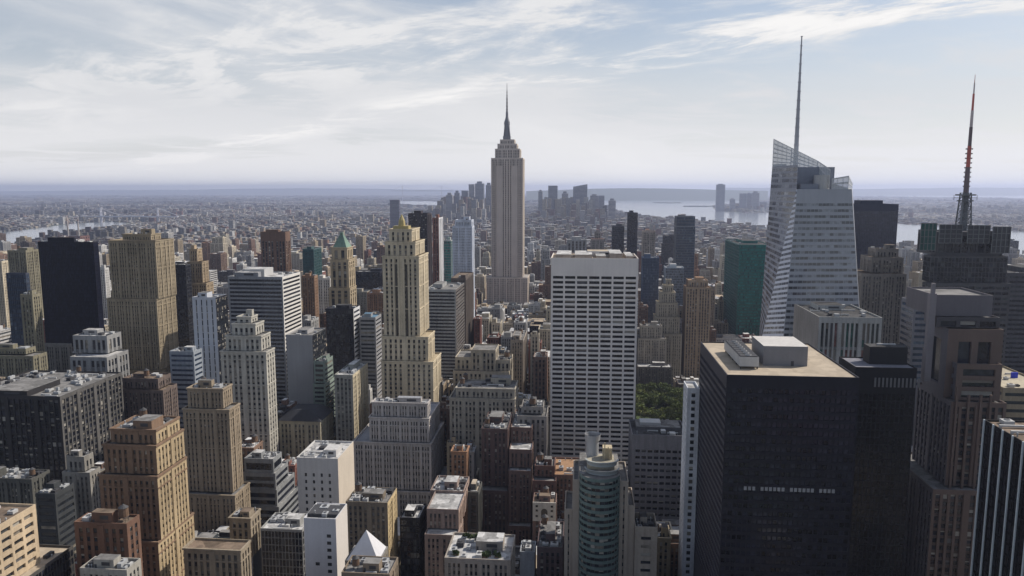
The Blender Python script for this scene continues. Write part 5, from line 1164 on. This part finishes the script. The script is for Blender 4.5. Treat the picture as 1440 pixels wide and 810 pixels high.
# ------------------------------------------------------------------ the rest of the city: blocks of lots along the street grid
PAL = [('tan', (.36, .29, .20)), ('cream', (.48, .42, .32)), ('grey', (.31, .31, .31)), ('brown brick', (.19, .12, .09)), ('red brick', (.20, .09, .07)), ('pale grey', (.44, .43, .42)),
       ('dark brown', (.11, .085, .075)), ('white', (.58, .57, .55)), ('dark glass', (.05, .055, .065)), ('beige', (.40, .36, .29)), ('orange brick', (.31, .17, .10)), ('blue grey', (.22, .25, .29))]
PW = [.17, .12, .15, .10, .06, .10, .06, .06, .05, .09, .03, .01]
RF = [('grey', (.24, .235, .23)), ('white', (.60, .60, .60)), ('black', (.06, .06, .062)), ('tan', (.38, .31, .23)), ('silver', (.42, .42, .43))]
rng = np.random.default_rng(11)
K = np.array([(k[0], k[1], k[2], k[3]) for k in KEEP]); FT = np.array(FOOT)
lots = []
for Y0 in range(200, 2640, 80):
    for a, c in zip(AV[:-1], AV[1:]):
        bx0, bx1 = a + 15, c - 15
        if bx1 < -.90 * Y0 - 60 or bx0 > .66 * Y0 + 60: continue
        for ry0, ry1 in ((Y0 + 9.5, Y0 + 39.8), (Y0 + 40.0, Y0 + 70.5)):
            x = bx0
            while x < bx1 - 8:
                w = min(rng.choice((15, 20, 26, 34, 46), p=(.22, .28, .25, .17, .08)) * rng.uniform(.85, 1.15), bx1 - x)
                if bx1 - x - w < 9: w = bx1 - x
                todo = [(x + .05, x + w - .05, ry0 + rng.uniform(0, .6), ry1 - rng.choice((0, 0, 3, 7)), 0)]; x += w
                while todo:
                    x0, x1, y0, y1, lv = todo.pop()
                    hit = ((FT[:, 0] < x1 + .5) & (FT[:, 1] > x0 - .5) & (FT[:, 2] < y1 + .5) & (FT[:, 3] > y0 - .5))
                    if hit.any():
                        if lv < 3:
                            if x1 - x0 > y1 - y0 and x1 - x0 > 13: xm = (x0 + x1) / 2; todo += [(x0, xm - .05, y0, y1, lv + 1), (xm + .05, x1, y0, y1, lv + 1)]
                            elif y1 - y0 > 13: ym = (y0 + y1) / 2; todo += [(x0, x1, y0, ym - .05, lv + 1), (x0, x1, ym + .05, y1, lv + 1)]
                        continue
                    if Y0 < 1000: h = rng.gamma(5, 13) + 26
                    elif Y0 < 1600: h = rng.gamma(4, 11) + 20
                    else: h = rng.gamma(3, 7.5) + 13 + (rng.random() < .05) * rng.uniform(25, 70)
                    if 850 < Y0 < 2200 and rng.random() < .13: h += rng.uniform(30, 100)
                    pp = proj([(x0, y0, 40), (x1, y0, 40), (x1, y1, 40), (x0, y1, 40)])[:, 0]; p0, p1 = pp.min(), pp.max(); pc = (p0 + p1) / 2
                    if p1 < -60 or p0 > 1500: continue
                    row = (395 + rng.uniform(0, 130)) if Y0 < 700 else (375 + rng.uniform(0, 110)) if Y0 < 1000 else (338 + rng.uniform(0, 80)) if Y0 < 1600 else 318 + rng.uniform(0, 40)
                    k = (K[:, 0] > y0) & (K[:, 1] < p1 + 2) & (K[:, 2] > p0 - 2)
                    if k.any(): row = max(row, K[k, 3].max() - 3)
                    cap = min(at(min(max(pc, 0), 1440), row, y1)[2] - 3, 400)
                    h = min(h, cap * rng.uniform(.82, 1) if cap < h else h)
                    if 130 < x1 < 420 and 780 < y0 < 1010: h = min(h, rng.uniform(14, 26))
                    if h < 7: continue
                    lots.append((x0, x1, y0, y1, h))
lots.sort(key=lambda l: l[2])
# who is seen: an item buffer of the nearer boxes
BW, BH = 720, 405
buf = np.full((BH, BW), -1, np.int32)
def hull(P):
    P = sorted(map(tuple, P))
    def half(it):
        h = []
        for p in it:
            while len(h) > 1 and (h[-1][0] - h[-2][0]) * (p[1] - h[-2][1]) - (h[-1][1] - h[-2][1]) * (p[0] - h[-2][0]) <= 0: h.pop()
            h.append(p)
        return h[:-1]
    return half(P) + half(P[::-1])
def paint(box, idn):
    x0, x1, y0, y1, z0, z1 = box
    p = proj([(x, y, z) for x in (x0, x1) for y in (y0, y1) for z in (z0, z1)])
    if (p[:, 2] < 1).any(): return 0
    h = np.array(hull(p[:, :2] / 2)); a = np.maximum(np.floor(h.min(0)), 0).astype(int); c = np.minimum(np.ceil(h.max(0)) + 1, (BW, BH)).astype(int)
    if (c <= a).any(): return 0
    gx, gy = np.meshgrid(np.arange(a[0], c[0]) + .5, np.arange(a[1], c[1]) + .5); ok = np.ones(gx.shape, bool)
    for i in range(len(h)):
        u, v = h[i], h[(i + 1) % len(h)]; ok &= (v[0] - u[0]) * (gy - u[1]) - (v[1] - u[1]) * (gx - u[0]) >= 0
    s = buf[a[1]:c[1], a[0]:c[0]]; ok &= s < 0; s[ok] = idn; return int(ok.sum())
items = [(o_[3], 100000, o_[1:]) for o_ in OCC] + [(l[2], i, (l[0], l[1], l[2], l[3], 0, l[4])) for i, l in enumerate(lots)]
items.sort(key=lambda t: t[0])
seen = np.zeros(len(lots), int)
for Yd, i, bx in items:
    n = paint(bx, i)
    if i < 100000: seen[i] = n
N_TOP = sum(1 for o_ in COL.objects if o_.parent is None and o_.get('category') not in (None, 'tree', 'bridge'))
N_FILL = max(0, 296 - N_TOP)
order = np.argsort(-seen); pick = [i for i in order[:N_FILL] if seen[i] > 3]
pickset = set(pick)
# one by one: those that show largest
specs = []
for i in sorted(pick):
    x0, x1, y0, y1, h = lots[i]; r = random.Random(int(i) * 7 + 1)
    ys, xs = np.nonzero(buf == i); px, py = xs.mean() * 2, ys.mean() * 2
    pn, pc = PAL[rng.choice(len(PAL), p=PW)]; rn, rc = RF[rng.choice(5, p=(.36, .22, .16, .14, .12))]
    tank = 1 if r.random() < .38 and pn not in ('dark glass', 'white') else 0
    specs.append(dict(i=i, px=px, py=py, pn=pn, pc=pc, rn=rn, rc=rc, tank=tank, h=h, y0=y0, r=r))
def relations(s):
    c = []
    for short, lx, ly, ly_Y, lw_ in LAND:
        d = math.hypot(s['px'] - lx, (s['py'] - ly) * .8) - lw_ * .3; dx, dy = s['px'] - lx, s['py'] - ly
        if abs(dx) < lw_ * .5 + 12: w = 'in front of' if s['y0'] < ly_Y else 'behind'
        else: w = ('left of' if dx < 0 else 'right of')
        c.append((d, f'{w} {short}'))
    return [t for _, t in sorted(c)]
used = set()
for s in specs:
    hw_ = 'low' if s['h'] < 32 else 'mid height' if s['h'] < 62 else 'tall'
    roof = f"{s['rn']} roof" + (' and water tank' if s['tank'] else '')
    rel = relations(s); cand = [f"{hw_} {s['pn']} building, {roof}, {t}" for t in rel[:4]]
    cand += [f"{hw_} {s['pn']} building {rel[a]}, {rel[c]}" for a in range(3) for c in range(a + 1, 4)]
    cand = [c for c in cand if len(c.split()) <= 16]
    lab = next((c for c in cand if c not in used), None)
    n = 2
    while lab is None:
        w = {2: 'second', 3: 'third', 4: 'fourth', 5: 'fifth', 6: 'sixth'}.get(n, 'another'); t = f'{w} {cand[0]} counted away from it'
        t = ' '.join(t.split()[:16]); lab = t if t not in used or n > 6 else None; n += 1
    used.add(lab); s['label'] = lab
    x0, x1, y0, y1, h = lots[s['i']]; r = s['r']
    g = s['pn'] == 'dark glass'
    st = curtain() if g else r.choice((punched(), punched(bay=2.5, ww=.5), piers(), punched(bay=3.8, ww=.55, fl=4), bands(fl=3.8) if s['pn'] in ('grey', 'white', 'pale grey', 'blue grey') else punched(bay=2.8)))
    nm = 'office_building' if g or s['pn'] in ('grey', 'white', 'blue grey', 'pale grey') else 'brick_building' if 'brick' in s['pn'] else 'stone_building'
    v = r.uniform(.85, 1.15)
    b = Building(nm, lab, 'building', None, tuple(round(c * v, 2) for c in s['pc']), roof_mat(s['rc'], .4), st, group='buildings filling the blocks between the towers')
    p0 = proj([(x0, y0, 40)])[0, 0]
    b.zdet = max(0, min(h - 9, at(min(max(s['px'], 0), 1440), s['py'] + 90, y0)[2])) if y0 < 900 else 0
    if h > 45 and x1 - x0 > 14 and r.random() < .55:
        k = h * r.uniform(.72, .88); i_ = r.uniform(2, 4); b.tier(x0, x1, y0, y1, 0, k); dk = b.tier(x0 + i_, x1 - i_ * .6, y0 + i_, y1 - 2, k, h)
    else: dk = b.tier(x0, x1, y0, y1, 0, h)
    near = y0 < 900
    if not g and r.random() < .5: b.cornice(*b.boxes[0][:4], b.boxes[0][5], .9, .5)
    b.clutter(dk, True, s['tank'], r.randint(1, 4) if near else r.randint(0, 2), 1 if near and r.random() < .5 else 0)
    b.finish(occ=False)

# all the others as one city fabric
fab_w, fab_r = MB(), MB()
def boxes_into(X, Yc, Wd, Dp, H, ang, Z0=None, patch=None):
    n = len(X); Z0 = np.zeros(n) if Z0 is None else Z0
    ca, sa = np.cos(ang), np.sin(ang)
    def P(sx, sy, z): u, v = sx * Wd / 2, sy * Dp / 2; return np.stack([X + u * ca - v * sa, Yc + u * sa + v * ca, z], -1)
    c = [(-1, -1), (1, -1), (1, 1), (-1, 1)]
    pal = np.array([p[1] for p in PAL]); wi = rng.choice(len(PAL), n, p=PW); tint = pal[wi] * rng.uniform(.7, 1.2, (n, 1))
    rp = np.array([p[1] for p in RF]); ri = rng.choice(5, n, p=(.36, .20, .18, .16, .10)); rt = rp[ri] * rng.uniform(.7, 1.15, (n, 1))
    if patch is not None: tint = tint * patch[:, None]; rt = rt * patch[:, None]
    for k in range(4):
        a, e = c[k], c[(k + 1) % 4]; fab_w.quads(np.stack([P(*a, Z0), P(*e, Z0), P(*e, H), P(*a, H)], 1), 0, tint)
    fab_r.quads(np.stack([P(*c[0], H), P(*c[1], H), P(*c[2], H), P(*c[3], H)], 1), 0, rt)
R_ = np.array([l for i, l in enumerate(lots) if i not in pickset])
boxes_into((R_[:, 0] + R_[:, 1]) / 2, (R_[:, 2] + R_[:, 3]) / 2, R_[:, 1] - R_[:, 0], R_[:, 3] - R_[:, 2], R_[:, 4], np.zeros(len(R_)))
k = rng.random(len(R_)) < .7; S_ = R_[k]          # bulkheads and tanks on their roofs
boxes_into(S_[:, 0] + (S_[:, 1] - S_[:, 0]) * rng.uniform(.3, .7, len(S_)), S_[:, 2] + (S_[:, 3] - S_[:, 2]) * rng.uniform(.3, .7, len(S_)), rng.uniform(3, 7, len(S_)), rng.uniform(3, 7, len(S_)), S_[:, 4] + rng.uniform(2.5, 5, len(S_)), np.zeros(len(S_)), S_[:, 4] + .01)
far_foot = np.array([f for f in FOOT if f[2] > 2500]) if any(f[2] > 2500 for f in FOOT) else np.zeros((0, 4))
for ya, yb, cell, occ in ((2640, 4500, 33, .86), (4500, 7500, 47, .82), (7500, 12000, 74, .74), (12000, 20000, 125, .62), (20000, 30000, 220, .5)):
    n = int(.5 * (1.62) * (yb ** 2 - ya ** 2) / cell ** 2 * 1.0)
    # jittered rows
    XY = []
    for y in np.arange(ya, yb, cell):
        xs = np.arange(-.92 * y, .70 * y, cell); XY.append(np.stack([xs + rng.uniform(-.12, .12, len(xs)) * cell, np.full(len(xs), y) + rng.uniform(-.12, .12, len(xs)) * cell], 1))
    XY = np.concatenate(XY); k = rng.random(len(XY)) < occ; k &= ~in_water(XY)
    for d in (-.4, .4):
        for e in (-.4, .4): k &= ~in_water(XY + np.array((d * cell, e * cell)))
    for f in far_foot: k &= ~((XY[:, 0] > f[0] - cell * .5) & (XY[:, 0] < f[1] + cell * .5) & (XY[:, 1] > f[2] - cell * .5) & (XY[:, 1] < f[3] + cell * .5))
    XY = XY[k]; n = len(XY); px = proj(np.column_stack([XY, np.zeros(n)]))[:, 0]
    man = (px > 150) & (px < 1100) & (XY[:, 1] < 6300) & (XY[:, 0] > -2300)
    H = np.where(man, rng.gamma(4, 3.4, n) + 8, rng.gamma(4, 1.5, n) + 5)
    cl = np.sin(XY[:, 0] / 410 + 1.3) * np.sin(XY[:, 1] / 530 + .4)          # clusters of housing towers
    H += (rng.random(n) < np.where(cl > .6, .13, .012)) * rng.uniform(12, 42, n)
    dt = (np.exp(-((px - 655) / 42) ** 2) + .85 * np.exp(-((px - 805) / 42) ** 2)) * np.exp(-((XY[:, 1] - 6000) / 700) ** 2)
    H += dt * rng.gamma(2.4, 62, n)
    jc = np.exp(-((px - 1045) / 35) ** 2) * np.exp(-((XY[:, 1] - 9300) / 400) ** 2); H += jc * rng.gamma(2, 20, n)
    H = np.minimum(H, np.where(dt > .3, 205, 150) - 25 * rng.random(n))
    sz = cell * rng.uniform(.5, .86, (n, 2)); sz = np.where((H > 45)[:, None], np.minimum(sz, 34), sz)
    boxes_into(XY[:, 0], XY[:, 1], sz[:, 0], sz[:, 1], H, np.where(man, 0, .5 + .3 * np.sin(XY[:, 0] / 2600)), None, np.where(man, .78, np.clip(.62 + .5 * np.sin(XY[:, 0] / 900 + np.sin(XY[:, 1] / 700) * 2) * np.sin(XY[:, 1] / 1100 + 1), .3, 1.05)))
# one object: walls and roofs of every building too small or too many to stand alone
Qw, Qr = fab_w, fab_r
for q_, m_, c_ in zip(Qr.q, Qr.qm, Qr.qc): Qw.q.append(q_); Qw.qm.append(m_ + 1); Qw.qc.append(c_)
o = Qw.build('distant_buildings', [CITY_WALL, CITY_ROOF], uv=True, col=True); o['kind'] = 'stuff'
o['label'] = 'mass of low city buildings stretching to the horizon'

# ------------------------------------------------------------------ the air
hz = MB(); hz.box(-48000, 48000, -3200, 48000, -1.0, 475.0, bottom=True); hzo = hz.build('haze', []); hzo['kind'] = 'stuff'
m = bpy.data.materials.new('haze'); m.use_nodes = True; nt = m.node_tree; nt.nodes.remove(nt.nodes['Principled BSDF'])
pvn = nt.nodes.new('ShaderNodeVolumePrincipled'); pvn.inputs['Color'].default_value = HAZE_COLOR; pvn.inputs['Anisotropy'].default_value = .35; pvn.inputs['Density'].default_value = HAZE_DENSITY
nt.links.new(pvn.outputs[0], nt.nodes['Material Output'].inputs['Volume']); hzo.data.materials.append(m)
print('TOP', N_TOP, 'FILL', len(pick), 'min seen', min(seen[i] for i in pick) if pick else 0, 'LOTS', len(lots), 'OBJ', len(COL.objects))
